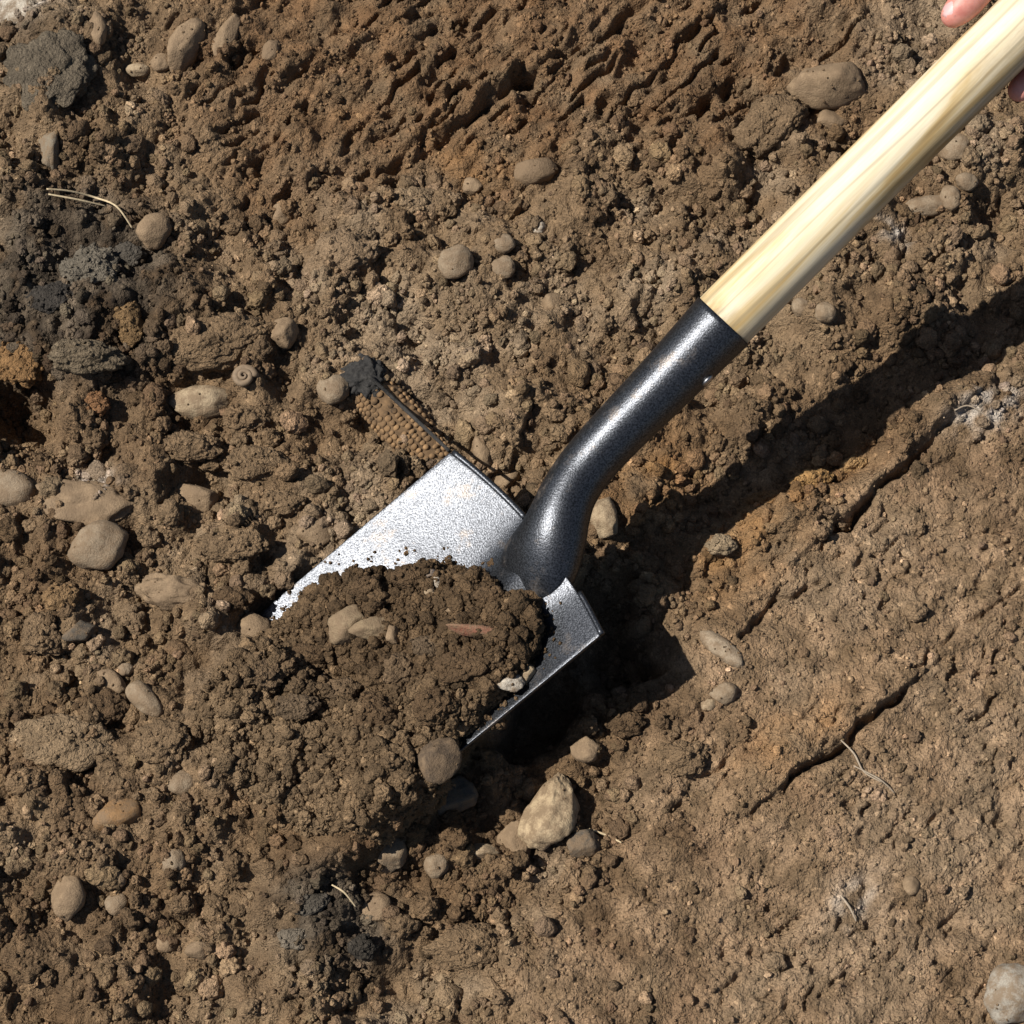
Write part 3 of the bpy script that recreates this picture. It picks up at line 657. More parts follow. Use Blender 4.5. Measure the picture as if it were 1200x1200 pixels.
# ------------------------------------------------------------------ the hand that holds the handle
e1 = (UV - RV); e1 = (e1 - hd * e1.dot(hd)).normalized()
e2 = hd.cross(e1).normalized()
if e2.dot(NV) < 0: e2 = -e2
t0 = (at_w(1252, -27, .14) - h0).dot(hd)
def hp(t, phi, r):
    a = math.radians(phi); return h0 + hd * (t0 + t) + e1 * (math.cos(a) * r) + e2 * (math.sin(a) * r)
chains = [
    # thumb along the upper left side, tip towards the socket
    ([hp(.045, 305, .040), hp(.012, 335, .036), hp(-.026, 0, .0330), hp(-.050, 6, .0310), hp(-.061, 8, .0310)], [.016, .0135, .0112, .0100, .0075]),
    # index finger stretched under the lower right side
    ([hp(.020, 245, .036), hp(-.012, 218, .032), hp(-.044, 207, .0290), hp(-.062, 203, .0285)], [.0115, .0100, .0092, .0072]),
    # three fingers closed over the handle
    ([hp(.030, 240, .036), hp(.022, 185, .0305), hp(.020, 130, .0285), hp(.020, 95, .0285), hp(.020, 70, .0285)], [.0115, .0098, .0092, .0086, .0066]),
    ([hp(.052, 240, .036), hp(.044, 185, .0302), hp(.041, 130, .0282), hp(.040, 95, .0282), hp(.040, 74, .0282)], [.0112, .0096, .0090, .0084, .0064]),
    ([hp(.074, 240, .035), hp(.066, 190, .0295), hp(.061, 140, .0275), hp(.058, 105, .0275), hp(.057, 86, .0275)], [.0100, .0086, .0080, .0074, .0056]),
    # palm
    ([hp(.030, 250, .036), hp(.075, 285, .036), hp(.115, 290, .045), hp(.17, 290, .062), hp(.30, 290, .115)], [.014, .021, .025, .024, .034]),
    ([hp(.055, 245, .034), hp(.085, 275, .035), hp(.12, 285, .046)], [.014, .020, .022]),
    ([hp(.075, 245, .033), hp(.095, 270, .034), hp(.13, 285, .046)], [.013, .017, .020]),
    ([hp(.045, 305, .038), hp(.080, 300, .038), hp(.115, 292, .045)], [.016, .019, .021])]
V = []; F = []
for pts, rads in chains:
    q = spline(pts, 5); rl = lerp_list(rads, 5)
    # rounded tips
    d = (q[-1] - q[-2]).normalized(); r = rl[-1]
    q += [q[-1] + d * r * 0.5, q[-1] + d * r * 0.85]; rl += [r * 0.83, r * 0.35]
    v, f = tube(q, rl, 16); o = len(V); V += v; F += [tuple(i + o for i in p) for p in f]
hand = link('person', mesh_of(V, F), M_skin)
md = hand.modifiers.new('skin', 'REMESH'); md.mode = 'VOXEL'; md.voxel_size = 0.0016; md.use_smooth_shade = True
md = hand.modifiers.new('soft', 'SMOOTH'); md.iterations = 6; md.factor = 0.5
tag(hand, 'bare hand gripping the pale wooden handle, cut off by the corner', 'person')
# thumb nail
tp = hp(-.061, 8, .0310); td = (hp(-.061, 8, .031) - hp(-.050, 6, .0310)).normalized()
nn = (e2 * 0.75 + e1 * 0.65); nn = (nn - td * nn.dot(td)).normalized(); side = td.cross(nn).normalized()
V = []; F = []; A, B = 8, 10
for i in range(A + 1):
    for j in range(B + 1):
        u = i / A; v = (j / B) * 2 - 1
        wd = .0056 * (1 - 0.55 * max(0, (u - .65) / .35) ** 2) * (1 - .25 * max(0, (.3 - u) / .3) ** 2)
        V.append(tp + td * (-.007 + .0115 * u) + side * (v * wd) + nn * (.0087 - .0028 * v * v - .0032 * u * u))
for i in range(A):
    for j in range(B): F.append((i * (B + 1) + j, i * (B + 1) + j + 1, (i + 1) * (B + 1) + j + 1, (i + 1) * (B + 1) + j))
nl = link('thumb_nail', mesh_of(V, F), M_nail, hand); nl.modifiers.new('thick', 'SOLIDIFY').thickness = 0.0008

# ------------------------------------------------------------------ stones and clods one can pick out
def stone_mesh(seed, ang, sub=4, shape=''):
    rnd = random.Random(seed); o = Vector((rnd.uniform(-50, 50), rnd.uniform(-50, 50), rnd.uniform(-50, 50)))
    v, f = ICO[sub]; out = []
    pl = []
    for k in range(int(9 + 5 * rnd.random())):
        d = Vector((rnd.gauss(0, 1), rnd.gauss(0, 1), rnd.gauss(0, 1))).normalized(); pl.append((d, rnd.uniform(.72, 1.0)))
    for p in v:
        r = 1 + 0.24 * mnoise.noise(p * 0.9 + o) + 0.11 * mnoise.noise(p * 2.0 + o) + 0.035 * mnoise.noise(p * 5 + o)
        if ang > 0:
            rp_ = min([9] + [d / max(.05, p.dot(n_)) for n_, d in pl if p.dot(n_) > .05])
            r = r * (1 - ang) + ang * min(1.25, rp_) * (1 + .07 * mnoise.noise(p * 3 + o) + .05 * mnoise.noise(p * 8 + o))
        if shape == 'rough':
            r += 0.16 * mnoise.noise(p * 2.6 + o) + 0.10 * (0.5 - mnoise.voronoi(p * 3.2 + o)[0][0]) + 0.05 * mnoise.noise(p * 9 + o)
        q = p * r
        if shape == 'pointed': q.x *= max(.2, 1.1 - 0.75 * q.y); q.y = q.y * 1.1 + .1 * q.x
        out.append(q)
    return mesh_of(out, f, 'stone')
G_, T_, D_, O_, P_, W_ = (.22, .165, .108), (.22, .152, .09), (.072, .06, .046), (.225, .128, .056), (.31, .235, .148), (.42, .37, .30)
B_, BM, BR = (.157, .105, .060), (.090, .057, .031), (.19, .10, .048)
seedc = [1000]
def lump(px, py, rx, ry, ang, col, name, label, cat, shape='round', sink=0.25, hz=0.8, blade=False, group=None):
    """a stone or clod of rx by ry pixels, its long side turned ang degrees up from the right"""
    seedc[0] += 1
    if blade:
        d = ray(px, py); z = 0.05
        for k in range(6):
            Pt = at_z(px, py, z); z = float(heap_top(np.array([Pt.x]), np.array([Pt.y]))[3][0])
        Pt = at_z(px, py, z)
    else: Pt = place(px, py)
    if not blade: sink = sink + 0.18
    mm_ = (DIST - (Pt.dot(NV))) * HALF / 600
    sx, sy = rx * mm_ * .96, ry * mm_ * .96; sz = (sx * sy) ** 0.5 * hz
    if shape == 'clod': me = clod_mesh(seedc[0], 5 if rx > 22 else 4, 0.24, 1.0); mat = M_clod
    else: me = stone_mesh(seedc[0], {'round': 0.22, 'flat': 0.72, 'angular': 0.92, 'pointed': 0.92, 'rough': 0.75}[shape], 5 if shape in ('rough', 'pointed') else 4, shape); mat = M_stone
    o = link(name, me, mat); kk = 0.8 if (shape == 'clod' and col not in (B_, BM, BR)) else 1.0; o.color = (col[0] * kk, col[1] * kk, col[2] * kk, 1)
    o.location = Pt + Vector((0, 0, sz * (0.5 - sink) * 1.0)); o.scale = (sx, sy, sz); o.rotation_euler = (random.Random(seedc[0]).uniform(-.15, .15), random.Random(seedc[0] + 5).uniform(-.15, .15), math.radians(ang))
    return tag(o, label, cat, group)
def S(px, py, rx, ry, ang, col, label, shape='round', sink=0.25, hz=0.8, **k): return lump(px, py, rx, ry, ang, col, 'stone', label, 'stone', shape, sink, hz, **k)
def K(px, py, rx, ry, ang, col, label, sink=0.25, hz=0.8, **k): return lump(px, py, rx, ry, ang, col, 'soil_clod', label, 'clod', 'clod', sink, hz, **k)
# left of the blade
S(117, 641, 37, 32, 15, G_, 'large round tan stone with a dark shadow at its right, left of the blade', sink=.1)
S(203, 694, 42, 21, -12, T_, 'oblong lumpy tan stone below and right of the large round stone', 'rough')
S(95, 741, 20, 13, 20, D_, 'small dark grey angular stone below the large round stone', 'angular')
S(131, 799, 24, 12, -38, T_, 'upper of two bean-shaped pebbles lying end to end', sink=.05)
S(171, 822, 28, 16, -42, G_, 'lower and larger of two bean-shaped pebbles lying end to end', sink=.05)
S(147, 785, 9, 8, 0, G_, 'tiny round pebble touching the upper bean-shaped pebble', sink=.1)
S(298, 740, 21, 19, 20, T_, 'round tan pebble at the lower end of the blade\'s bright edge', sink=-.5)
S(105, 588, 62, 32, 0, T_, 'broad dusty half-buried stone with a white smear above the large round stone', 'rough', .75, .5)
S(12, 575, 26, 34, 80, G_, 'grey half-buried stone cut off by the left edge', 'round', .4)
S(238, 473, 40, 18, 4, P_, 'flat pale oblong stone beside the small dark hole', 'flat', .1, .7)
S(390, 457, 20, 20, 0, G_, 'round tan pebble beside the charred end of the cob', sink=.15)
S(332, 391, 18, 18, 0, T_, 'round pebble above the small dark hole', 'flat', .25)
S(370, 625, 22, 19, 10, T_, 'tan rounded stone just above the blade\'s bright left edge', 'flat', .3)
S(230, 585, 26, 18, -15, T_, 'half-buried tan stone right of the broad dusty stone', 'flat', .45)
S(318, 60, 18, 10, 70, B_, 'brown elongated stone near the streaked soil face', 'flat', .5)
# charcoal mound and the upper left
lump(58, 82, 46, 52, 70, (.125, .10, .07), 'rock', 'large rough grey-brown rock in the upper left corner', 'rock', 'clod', .6, .5)
S(20, 10, 40, 20, 10, W_, 'whitish stone in the very upper left corner', 'angular', .3)
S(115, 35, 11, 24, 10, T_, 'upright brown pebble beside the large rough grey-brown rock', sink=.2)
S(163, 84, 16, 8, 0, P_, 'small flat pale pebble under the round brown pebble near the top', sink=.1)
S(190, 74, 13, 13, 0, T_, 'round brown pebble right of the flat pale pebble near the top', sink=.2)
S(216, 56, 34, 17, 62, T_, 'tall smooth tan stone leaning up to the right near the top', 'flat', .3)
S(266, 46, 32, 13, 65, T_, 'thin pale slab leaning beside the tall smooth tan stone', 'flat', .4)
S(180, 272, 22, 19, 20, T_, 'tan stone on the right rim of the charcoal mound', 'flat', .2)
S(330, 250, 14, 14, 0, T_, 'small round stone below the streaked soil face at left', sink=.35)
S(60, 170, 14, 32, 5, (.17, .14, .10), 'upright dark brown stone at the left below the rough grey-brown rock', 'angular', .3)
K(108, 318, 38, 30, 20, (.155, .132, .10), 'grey ashy clod on top of the charcoal mound', .2)
K(62, 350, 24, 20, 10, (.05, .043, .036), 'dark charred clod at the left of the charcoal mound', .2)
K(150, 375, 22, 30, 10, (.20, .125, .06), 'rusty brown clod low on the right of the charcoal mound', .2)
K(150, 300, 22, 16, 0, (.085, .073, .058), 'dark grey clod right of the ashy clod on the charcoal mound', .2)
K(100, 420, 40, 26, 0, (.15, .115, .075), 'greyish clod at the foot of the charcoal mound', .2)
K(25, 425, 26, 36, 20, O_, 'ochre clod overhanging the deep dark hollow at the left edge', .1)
K(110, 475, 20, 16, 0, BR, 'reddish brown clod right of the deep dark hollow', .2)
# middle, behind the blade
S(535, 308, 21, 21, 0, G_, 'round tan pebble, largest of three in the middle above the blade', sink=.15)
S(591, 286, 13, 12, 0, G_, 'upper of the two small pebbles right of the round tan pebble', sink=.15)
S(590, 314, 14, 14, 0, G_, 'lower of the two small pebbles right of the round tan pebble', sink=.15)
S(632, 267, 9, 9, 0, W_, 'tiny whitish pebble above the pair of small pebbles', 'angular', .1)
S(553, 220, 13, 12, 0, T_, 'small brown stone under the end of the long dark groove', 'flat', .2)
K(480, 240, 36, 25, 10, (.25, .175, .105), 'wide pale brown clod below the streaked soil face', .25, .7)
K(520, 240, 18, 20, 10, B_, 'small clod leaning on the wide pale brown clod', .25)
S(648, 356, 14, 12, 0, T_, 'half-buried pebble between the pair of pebbles and the steel socket', 'flat', .4)
S(625, 200, 26, 17, 0, B_, 'smooth brown stone embedded at the top middle', 'flat', .5)
S(708, 608, 20, 30, 10, P_, 'pale stone standing behind the neck of the shovel', 'flat', .2)
S(596, 560, 18, 10, 35, T_, 'thin tan stone just behind the blade\'s upper edge', 'flat', .3)
S(565, 530, 12, 18, 20, T_, 'small upright tan stone behind the blade\'s upper corner', 'flat', .3)
K(250, 400, 56, 32, 5, B_, 'broad flat-topped clod between charcoal mound and small dark hole', .3, .7)
K(290, 490, 26, 24, 0, B_, 'rough clod just below the small dark hole', .2)
K(225, 525, 34, 22, 0, B_, 'rough clod below the flat pale oblong stone', .2)
K(300, 545, 34, 28, 0, B_, 'big crumbly clod midway between the dusty stone and the cob', .2)
K(330, 590, 26, 20, 0, B_, 'crumbly clod above the blade\'s bright left edge', .25)
K(400, 300, 48, 34, 20, (.24, .165, .10), 'broad pale clod left of the three pebbles in the middle', .4, .6)
# right, beyond the handle
S(970, 101, 48, 25, 3, T_, 'flat tan stone, largest left of the handle near the top', 'flat', .2, .7)
S(972, 144, 20, 14, 15, T_, 'small angular stone below the flat tan stone near the top', 'angular', .2)
S(1088, 243, 34, 13, 8, G_, 'oblong grey pebble right of the handle', sink=.15)
S(1114, 233, 13, 17, 0, G_, 'small pebble at the right end of the oblong grey pebble', sink=.15)
S(1119, 176, 20, 17, 10, G_, 'rounded grey stone close to the handle at the right', 'flat', .2)
S(1132, 213, 14, 12, 0, G_, 'small round pebble under the rounded grey stone at the right', sink=.2)
S(938, 361, 11, 12, 0, G_, 'left of the two small pebbles beside the top of the socket', sink=.2)
S(968, 367, 13, 13, 0, G_, 'right of the two small pebbles beside the top of the socket', sink=.2)
K(905, 150, 40, 34, 40, B_, 'big clod left of the handle below the flat tan stone', .2)
K(950, 565, 26, 16, 20, (.36, .21, .085), 'ochre clod at the lower edge of the handle\'s shadow', .2)
K(1000, 545, 18, 13, 20, (.33, .20, .09), 'small ochre clod right of the larger one at the shadow\'s edge', .2)
K(900, 585, 20, 15, 0, O_, 'brownish ochre clod left along the shadow\'s lower edge', .2)
K(845, 640, 15, 13, 0, (.27, .2, .125), 'pale clod where the handle\'s shadow meets the smooth bank', .1)
# below and right of the blade
S(650, 946, 25, 40, -5, (.36, .27, .165), 'large pointed pale stone below the blade\'s right edge', 'pointed', .1, .9)
S(683, 990, 24, 16, 40, D_, 'dark grey stone tucked beside the large pointed pale stone', 'angular', .3)  # dark colour stands for the shade on the pointed stone's lower face
S(606, 985, 22, 26, 10, T_, 'tan stone left of the large pointed pale stone', 'angular', .35)
S(513, 890, 25, 32, -15, (.075, .052, .033), 'big rounded grey-brown stone at the lower end of the blade\'s right edge', 'flat', .45, .6, blade=True)
S(530, 936, 28, 22, 30, D_, 'dark grey stone just below the big rounded grey-brown stone', 'angular', -.2)
S(460, 998, 20, 27, 10, G_, 'broken grey stone lower middle, left of a small round pebble', 'angular', .25)
S(511, 1015, 15, 15, 0, G_, 'small round pebble right of the broken grey stone', sink=.1)
S(438, 1063, 22, 19, -10, T_, 'tan rounded stone on the right rim of the lower ashy patch', 'flat', .2)
S(565, 998, 20, 10, 5, P_, 'small flat pale stone right of the small round pebble at lower middle', 'flat', .2)
S(337, 921, 16, 16, 0, G_, 'smooth round pebble below the heap with a sharp shadow', sink=.05)
S(212, 918, 19, 14, 0, G_, 'oval pebble lower left, upper right of the ochre stone', sink=.15)
S(140, 955, 29, 22, 15, O_, 'ochre flat stone lower left', 'flat', .25)
S(203, 1009, 15, 15, 0, G_, 'round pebble below the ochre flat stone', sink=.05)
S(81, 1050, 24, 27, 0, T_, 'egg-shaped tan stone near the lower left corner', 'flat', .15)
S(137, 1060, 14, 14, 0, G_, 'round pebble right of the egg-shaped tan stone', sink=.15)
S(137, 1032, 12, 11, 0, T_, 'small pebble above the round pebble near the lower left corner', sink=.2)
S(195, 1104, 12, 13, 0, T_, 'half-buried pebble at the lower left', sink=.4)
S(236, 1113, 18, 11, 20, T_, 'small tan stone right of the half-buried pebble at lower left', 'flat', .2)
S(1185, 1165, 40, 34, 40, (.27, .24, .195), 'pale grey rounded stone in the lower right corner', sink=.2)
S(1068, 1038, 11, 12, 0, T_, 'lone round pebble pressed into the bank at lower right', sink=.4)
S(850, 765, 34, 12, -45, (.27, .21, .145), 'thin pale stone lying on the bank right of the blade\'s shadow', 'flat', .4, .6)
S(830, 825, 10, 9, 0, P_, 'tiny pale pebble below the thin pale stone on the bank', sink=.2)
S(848, 813, 16, 13, 0, G_, 'small grey pebble beside the tiny pale one on the bank', 'flat', .35)
S(687, 878, 16, 14, 0, T_, 'small crumbly tan stone at the lower edge of the blade\'s shadow', 'angular', .2)
K(75, 870, 52, 42, 0, (.23, .16, .095), 'large crumbly clod at the left, below the bean-shaped pebbles', .25)
K(120, 830, 26, 24, 0, BM, 'dark clod under the bean-shaped pebbles', .25)
K(190, 870, 30, 26, 0, B_, 'clod below the lower bean-shaped pebble', .3)
K(280, 890, 28, 24, 0, B_, 'clod left above the smooth round pebble', .3)
K(345, 855, 36, 28, 0, BM, 'dark moist clod at the foot of the heap, left', .2)
K(425, 865, 30, 24, 0, BM, 'dark moist clod at the foot of the heap, middle', .2)
K(465, 860, 26, 32, 0, BM, 'dark moist clod leaning on the big rounded grey-brown stone', .2)
K(420, 920, 30, 20, 0, BM, 'dark moist clod right of the smooth round pebble', .3)
K(365, 1060, 20, 16, 20, (.085, .072, .056), 'dark ashy clod on the lower ashy patch', .2)
K(425, 1110, 18, 15, 0, (.045, .038, .03), 'blackish clod at the right of the lower ashy patch', .2)
K(345, 1100, 16, 13, 0, (.18, .148, .11), 'grey crusty clod at the left of the lower ashy patch', .2)
K(550, 1110, 44, 30, 0, B_, 'wide brown clod at the bottom right of the ashy patch', .35)
K(70, 700, 20, 16, 0, (.24, .15, .075), 'rusty tan clod left of the oblong lumpy stone', .25)
K(50, 745, 30, 24, 0, B_, 'brown clod left of the small dark angular stone', .3)
K(272, 702, 20, 17, 0, BM, 'brown clod left above the pebble at the blade\'s edge', .25)
K(270, 640, 34, 22, 0, B_, 'wide clod between the oblong lumpy stone and the blade', .3)
K(735, 850, 22, 18, 0, BM, 'dark clod at the rim of the blade\'s shadow', .25)
K(800, 890, 34, 26, 0, B_, 'brown clod at the foot of the bank below the blade\'s shadow', .35)
# on the heap
S(408, 733, 26, 22, 35, (.22, .16, .095), 'pale tan stone on the heap, largest there', 'angular', .15, .9, blade=True)
S(440, 738, 26, 14, 10, (.2, .145, .085), 'brown flat stone beside the pale stone on the heap', 'angular', .3, .8, blade=True)
S(460, 745, 9, 13, 0, T_, 'small upright stone in the middle of the heap', 'angular', .1, blade=True)
S(598, 802, 18, 12, 0, W_, 'small bright pale stone near the blade\'s right edge on the heap', 'angular', -.25, blade=True)
S(618, 790, 12, 10, 40, P_, 'small chip beside the bright pale stone on the heap', 'angular', -.25, blade=True)
S(505, 672, 8, 7, 0, (.16, .17, .2), 'tiny bluish chip at the top of the heap', 'angular', .1, blade=True)
S(512, 683, 6, 6, 0, W_, 'tiny white chip just below the bluish chip on the heap', 'angular', .1, blade=True)
S(505, 694, 7, 6, 0, P_, 'tiny pale chip, lowest of three chips near the heap\'s top', 'angular', .1, blade=True)
S(525, 713, 9, 7, 0, T_, 'tiny tan chip above the red brick sliver on the heap', 'angular', .1, blade=True)
lump(558, 741, 36, 7, -6, (.19, .075, .045), 'brick_fragment', 'thin reddish brick sliver lying in the heap', 'brick fragment', 'angular', .3, .7, blade=True)
K(470, 788, 26, 24, 0, (.15, .10, .058), 'greyish rough clod in the middle of the heap', .15, blade=True)
K(545, 785, 32, 28, 0, BM, 'big dark clod on the heap left of the bright pale stone', .25, blade=True)
K(400, 810, 22, 18, 0, (.15, .10, .058), 'light brown clod at the left of the heap', .2, blade=True)
K(310, 790, 24, 22, 0, (.15, .10, .058), 'brown clod right below the pebble at the blade\'s edge', .2, blade=True)
K(430, 690, 20, 16, 0, BM, 'dark clod on the heap above the pale tan stone', .1, blade=True)
K(510, 830, 30, 24, 0, BM, 'big dark clod low on the heap near the blade\'s right edge', .1, blade=True)
K(440, 840, 28, 24, 0, BM, 'big dark clod low in the middle of the heap', .1, blade=True)
K(360, 770, 22, 20, 0, BM, 'dark clod on the heap below left of the pale tan stone', .1, blade=True)
K(480, 680, 18, 15, 0, BM, 'dark clod at the heap\'s upper edge left of the three chips', .0, blade=True)
K(575, 700, 20, 16, 0, BM, 'dark clod on the heap above the red brick sliver', .0, blade=True)
K(500, 760, 18, 15, 0, (.13, .09, .055), 'rough clod on the heap left below the red brick sliver', .0, blade=True)
K(575, 845, 18, 14, 0, BM, 'dark clod beside the blade\'s right edge at the heap\'s foot', .1, blade=True)
K(350, 830, 24, 20, 0, (.13, .09, .055), 'light clod low at the left of the heap', .0, blade=True)
K(590, 665, 16, 14, 0, BM, 'small dark clod at the heap\'s top beside the socket', .2, blade=True)
K(622, 705, 20, 16, 0, BM, 'dark clod at the heap\'s right end beside the socket', .3, blade=True)

# ------------------------------------------------------------------ smaller clods, one by one, each told by what it lies beside
MARKS = [(117, 641, 'large round stone'), (203, 694, 'oblong lumpy stone'), (150, 810, 'pair of bean-shaped pebbles'), (300, 738, "pebble at the blade's edge"), (110, 590, 'broad dusty stone'),
         (238, 473, 'flat pale oblong stone'), (390, 457, "pebble at the cob's charred end"), (332, 391, 'pebble above the small hole'), (332, 440, 'small dark hole'), (180, 272, 'stone on the charcoal mound'),
         (535, 308, 'round pebble in the middle'), (591, 300, 'pair of small pebbles in the middle'), (480, 240, 'wide pale clod'), (648, 356, 'half-buried pebble near the socket'), (760, 470, 'steel socket'),
         (625, 200, 'smooth embedded stone'), (708, 608, "pale stone behind the shovel's neck"), (970, 101, 'flat stone near the top'), (1088, 243, 'oblong pebble right of the handle'), (953, 364, 'two pebbles beside the socket'),
         (950, 565, "ochre clod at the shadow's edge"), (845, 640, "pale clod at the shadow's end"), (652, 945, 'large pointed pale stone'), (516, 886, 'big grey-brown stone below the blade'), (460, 998, 'broken grey stone'),
         (511, 1015, 'small round pebble at lower middle'), (438, 1063, 'stone on the ashy patch'), (337, 921, 'smooth round pebble below the heap'), (212, 918, 'oval pebble lower left'), (140, 955, 'ochre flat stone'),
         (203, 1009, 'round pebble below the ochre stone'), (81, 1050, 'egg-shaped stone'), (850, 765, 'thin pale stone on the bank'), (830, 825, 'tiny pale pebble on the bank'), (703, 745, "blade's right corner"),
         (195, 1104, 'half-buried pebble at lower left'), (400, 300, 'broad pale clod'), (300, 545, 'big crumbly clod near the cob'), (230, 585, 'half-buried stone right of the dusty stone'), (550, 1110, 'wide brown clod at the bottom'),
         (820, 250, 'handle'), (330, 250, 'small stone below the streaked face'), (95, 741, 'small dark angular stone'), (22, 478, 'deep dark hollow')]
DIRS = ['right of', 'upper right of', 'above', 'upper left of', 'left of', 'lower left of', 'below', 'lower right of']
reg = [((20, 480, 330, 860), 80, (9, 19)), ((20, 880, 600, 1190), 100, (9, 19)), ((230, 230, 780, 520), 90, (8, 16)), ((660, 60, 960, 330), 40, (8, 16)), ((640, 680, 780, 880), 34, (8, 15)), ((720, 380, 1190, 640), 40, (7, 13)), ((0, 250, 220, 460), 40, (9, 18))]
rnd = random.Random(77); seen = set()
pool = [clod_mesh(500 + k, 4, 0.24, 1.3) for k in range(12)]
for p in pool: p.materials.append(M_clod)
clods = []
for (x0, y0, x1, y1), cnt, (r0, r1) in reg:
    for k in range(cnt):
        px, py = rnd.uniform(x0, x1), rnd.uniform(y0, y1); rpx = r0 + (r1 - r0) * rnd.random() ** 2
        Pt = place(px, py)
        a, b, bz = blade_ab(np.array([Pt.x]), np.array([Pt.y]))
        if -0.02 < a[0] < 0.19 and -0.08 < b[0] < 1.04: continue
        dd = sorted((math.hypot(px - mx_, py - my_), mx_, my_, nm_) for mx_, my_, nm_ in MARKS)[0]
        if dd[0] < 16 + rpx or dd[0] > 150: continue
        sec = int(((math.degrees(math.atan2(dd[2] - py, px - dd[1])) + 382.5) % 360) // 45)
        c = tint_at(np.array([Pt.x]), np.array([Pt.y]))[0] * rnd.uniform(.8, 1.15)
        shade = 'dark' if c.mean() < .10 else 'brown'
        lab = ('%s crumbly clod %s the %s' % (shade, DIRS[sec], dd[3])) if dd[0] < 60 else ('%s clod some way %s the %s' % (shade, DIRS[sec], dd[3]))
        if (dd[0] < 60, sec, dd[3]) in seen: continue
        seen.add((dd[0] < 60, sec, dd[3]))
        o = bpy.data.objects.new('soil_clod', rnd.choice(pool)); C.objects.link(o)
        r = rpx * 0.00052
        o.color = (*[float(v) for v in c], 1); o.location = Pt + Vector((0, 0, r * rnd.uniform(-.1, .3))); o.scale = (r, r, r); o.rotation_euler = (rnd.uniform(0, 6), rnd.uniform(0, 6), rnd.uniform(0, 6))
        tag(o, lab, 'clod', 'small clods on the dug ground')

# crumbs and grit lying on the clods and stones
bpy.context.view_layer.update()
cp_, cs_, ct_ = [], [], []
for k in range(260):                        # over the half-buried cob
    px, py = rnd.uniform(415, 535), rnd.uniform(430, 560)
    if abs((px - 424) * 106 - (py - 442) * 96) / 143 > 30: continue
    Pt = place(px, py); cp_.append(Pt + Vector((0, 0, rnd.uniform(.002, .0055)))); cs_.append(rnd.uniform(.0007, .0018)); f_ = rnd.uniform(.7, 1.2); ct_.append([.165 * f_, .115 * f_, .068 * f_])
for o in [q for q in C.objects if q.name.split('.')[0] in ('soil_clod', 'stone')]:
    stony = o.name.startswith('stone'); me = o.data; n_ = len(me.vertices)
    R_ = max(o.scale); cnt = int(min(140, (0.20 if stony else 0.8) * (R_ / 0.0016) ** 2))
    for k in range(cnt):
        v = me.vertices[rnd.randrange(n_)]; w = o.matrix_world @ v.co
        up = (o.matrix_world.to_3x3() @ v.normal).normalized().z
        if up < (0.3 if not stony else 0.25): continue
        if stony and mnoise.noise(w * 110) < 0.0: continue
        s_ = rnd.uniform(.0005, .0010 if stony else .0019)
        cp_.append(w); cs_.append(s_); c = o.color if not stony else (.15, .1, .058)
        f_ = rnd.uniform(.8, 1.2); ct_.append([c[0] * f_, c[1] * f_, c[2] * f_])
scatter('soil_grit', np.array([tuple(v) for v in cp_]), np.array(cs_), np.array(ct_), 'fine soil grit clinging to clods and stones', 9)

# ------------------------------------------------------------------ straw, roots, shell, charred cob
def strand(pxs, r, mat, name, label, cat, lift=0.0015):
    pts = [place(*p) + Vector((0, 0, lift + 0.002 * ((k % 2)))) for k, p in enumerate(pxs)]
    q = spline(pts, 6); n = len(q)
    V, F = tube(q, [r * (1 - 0.6 * abs(i / (n - 1) - .4)) for i in range(n)], 8, flat=[.6] * n)
    return tag(link(name, mesh_of(V, F), mat), label, cat)
strand([(58, 230), (85, 234), (115, 240), (140, 252), (158, 276)], .0008, M_straw, 'straw', 'longest dry straw lying over the top of the charcoal mound', 'straw', .010)
strand([(60, 236), (95, 244), (128, 250)], .0007, M_straw, 'straw', 'shorter dry straw just under the longest one', 'straw', .010)
strand([(985, 868), (1000, 885), (1012, 905), (1032, 918)], .0006, M_fibre, 'root', 'pale frayed root lying on the smooth bank at right', 'root')
strand([(1000, 898), (1030, 915), (1048, 930)], .0005, M_fibre, 'root', 'thin root below the pale frayed root on the bank', 'root')
strand([(985, 1050), (995, 1065), (1003, 1080)], .0007, M_fibre, 'root', 'short white root at the lower right of the bank', 'root')
strand([(690, 972), (710, 980), (728, 988)], .0007, M_straw, 'straw', 'short straw right of the large pointed pale stone', 'straw')
strand([(390, 1040), (405, 1050), (418, 1066)], .0006, M_straw, 'straw', 'thin straw above the lower ashy patch', 'straw', .008)
strand([(1118, 482), (1135, 478), (1160, 492)], .0006, M_fibre, 'root', 'white root in the chalky patch at the right', 'root')

def frame_at(px, py, ang):
    Pt = place(px, py); a = math.radians(ang)
    return Pt, Vector((math.cos(a), math.sin(a), 0)), Vector((-math.sin(a), math.cos(a), 0))
# coiled snail shell
Pt, ux, uy = frame_at(287, 445, 20)
pts = []; rad = []
for k in range(60):
    t = k / 59; a = t * 4.6 * math.pi; R = 0.0062 * (1 - t) ** 0.9 + 0.0002
    pts.append(Pt + Vector((math.cos(a) * R, math.sin(a) * R, 0.004 + 0.004 * t))); rad.append(0.0030 * (1 - t * .85))
V, F = tube(pts, rad, 10)
tag(link('snail_shell', mesh_of(V, F), M_shell), 'small coiled tan snail shell at the edge of the small dark hole', 'shell')

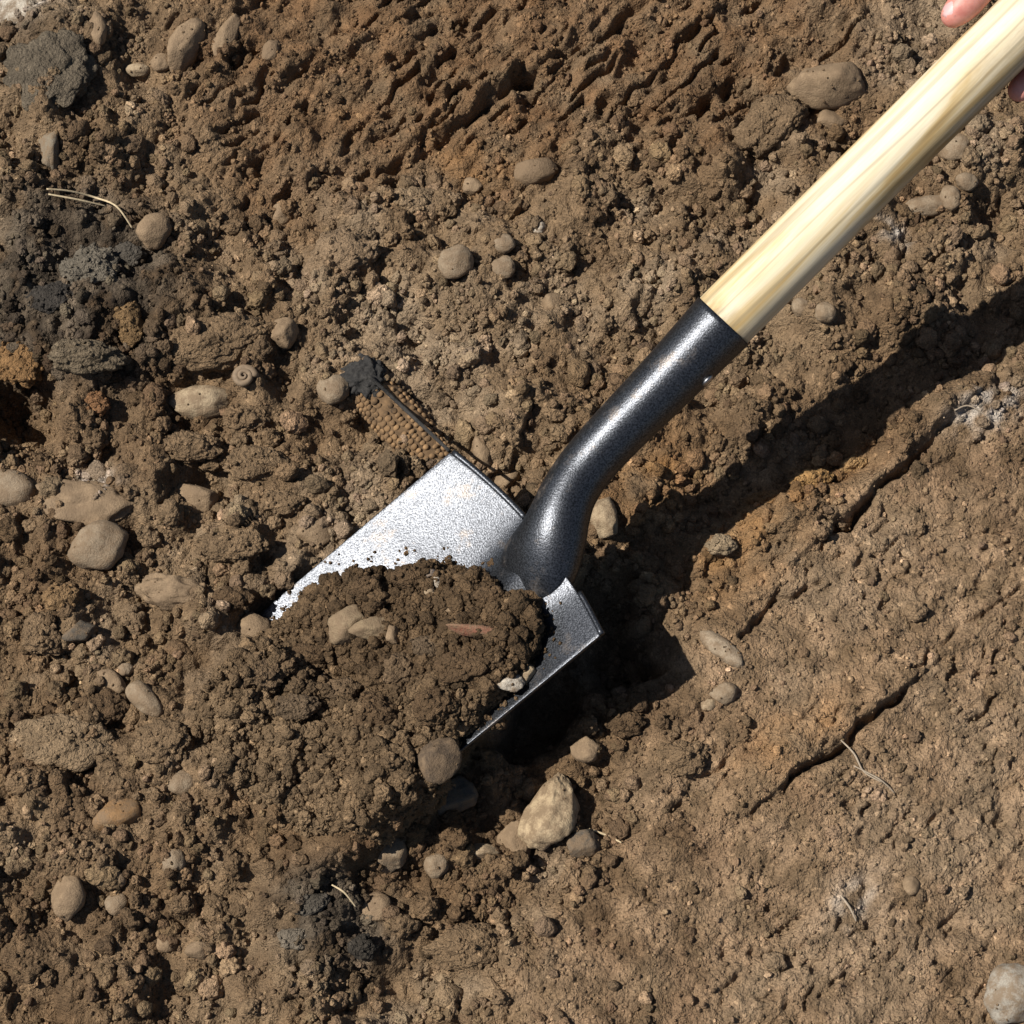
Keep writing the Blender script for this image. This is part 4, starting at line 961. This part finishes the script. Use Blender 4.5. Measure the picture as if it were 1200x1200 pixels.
# ribbed cob with a burnt end
A_ = place(424, 442) + Vector((0, 0, -.003)); B_e = place(520, 548) + Vector((0, 0, -.009))
cob = bpy.data.objects.new('corn_cob', None); C.objects.link(cob); tag(cob, 'ribbed tan cob with a charred black end beyond the blade\'s upper corner', 'cob')
axd = (B_e - A_).normalized(); sd_ = axd.cross(Vector((0, 0, 1))).normalized(); upv = sd_.cross(axd).normalized(); Lc = (B_e - A_).length
V, F = [], []
nr, nk = 40, 40
for i in range(nk + 1):
    t = i / nk; base = 0.0118 * (0.72 + 0.36 * math.sin(math.pi * min(1, t * .9 + .05)))
    for j in range(nr):
        an = 2 * math.pi * j / nr
        r = base + 0.0016 * mnoise.noise(Vector((t * 14, an * 1.6, 5.0)))
        V.append(A_ + axd * (t * Lc) + sd_ * (math.cos(an) * r * 1.2) + upv * (math.sin(an) * r * .75))
for i in range(nk):
    for j in range(nr):
        k = (j + 1) % nr; F.append((i * nr + j, i * nr + k, (i + 1) * nr + k, (i + 1) * nr + j))
F.append(tuple(range(nr - 1, -1, -1))); F.append(tuple(nk * nr + j for j in range(nr)))
link('core', mesh_of(V, F), M_husk, cob)
V, F = [], []; kr = random.Random(5); iv, if_ = ICO[2]
for row in range(9):                         # rows of small dry kernels, some fallen out
    an = math.radians(8 + row * 20.5); x_ = 0.004 + kr.uniform(0, .003)
    while x_ < Lc - .003:
        st_ = kr.uniform(.0030, .0042)
        if kr.random() > 0.07 and not (row in (3, 6) and kr.random() < .35):
            t = x_ / Lc; base = 0.0118 * (0.72 + 0.36 * math.sin(math.pi * min(1, t * .9 + .05))) + 0.0003
            ra = an + kr.uniform(-.05, .05)
            rad_d = sd_ * math.cos(ra) + upv * math.sin(ra); tan_d = -sd_ * math.sin(ra) + upv * math.cos(ra)
            c_ = A_ + axd * x_ + sd_ * (math.cos(ra) * base * 1.2) + upv * (math.sin(ra) * base * .75)
            o_ = len(V); a1, a2, a3 = st_ * .52, kr.uniform(.0019, .0026), kr.uniform(.0008, .0018)
            V += [c_ + axd * (v.x * a1) + tan_d * (v.y * a2) + rad_d * (v.z * a3) for v in iv]; F += [tuple(q + o_ for q in f) for f in if_]
        x_ += st_
link('kernels', mesh_of(V, F), M_cob, cob)
me = clod_mesh(901, 5, 0.2, 1.3); o = link('charred_end', me, M_char_edge, cob); o.location = A_ + axd * .002 + Vector((0, 0, .005)); o.scale = (.014, .015, .011); o.rotation_euler = (0, 0, math.atan2(axd.y, axd.x)); o['label'] = 'black charred end of the cob'
# thin black strip along it, standing for the unlit edge of the blade
q = [at_w(*p) for p in ((432, 440, place(432, 440).dot(NV) + .015), (475, 480, place(475, 480).dot(NV) + .019), (526, 528, .050))]
q = spline(q, 8); n = len(q)
V, F = tube(q, [.0013 - .0004 * abs(i / (n - 1) - .5) for i in range(n)], 10)
tag(link('unlit_edge_strip', mesh_of(V, F), M_char_edge), 'thin straight black strip standing for the unlit blade edge, along the cob', 'stick')
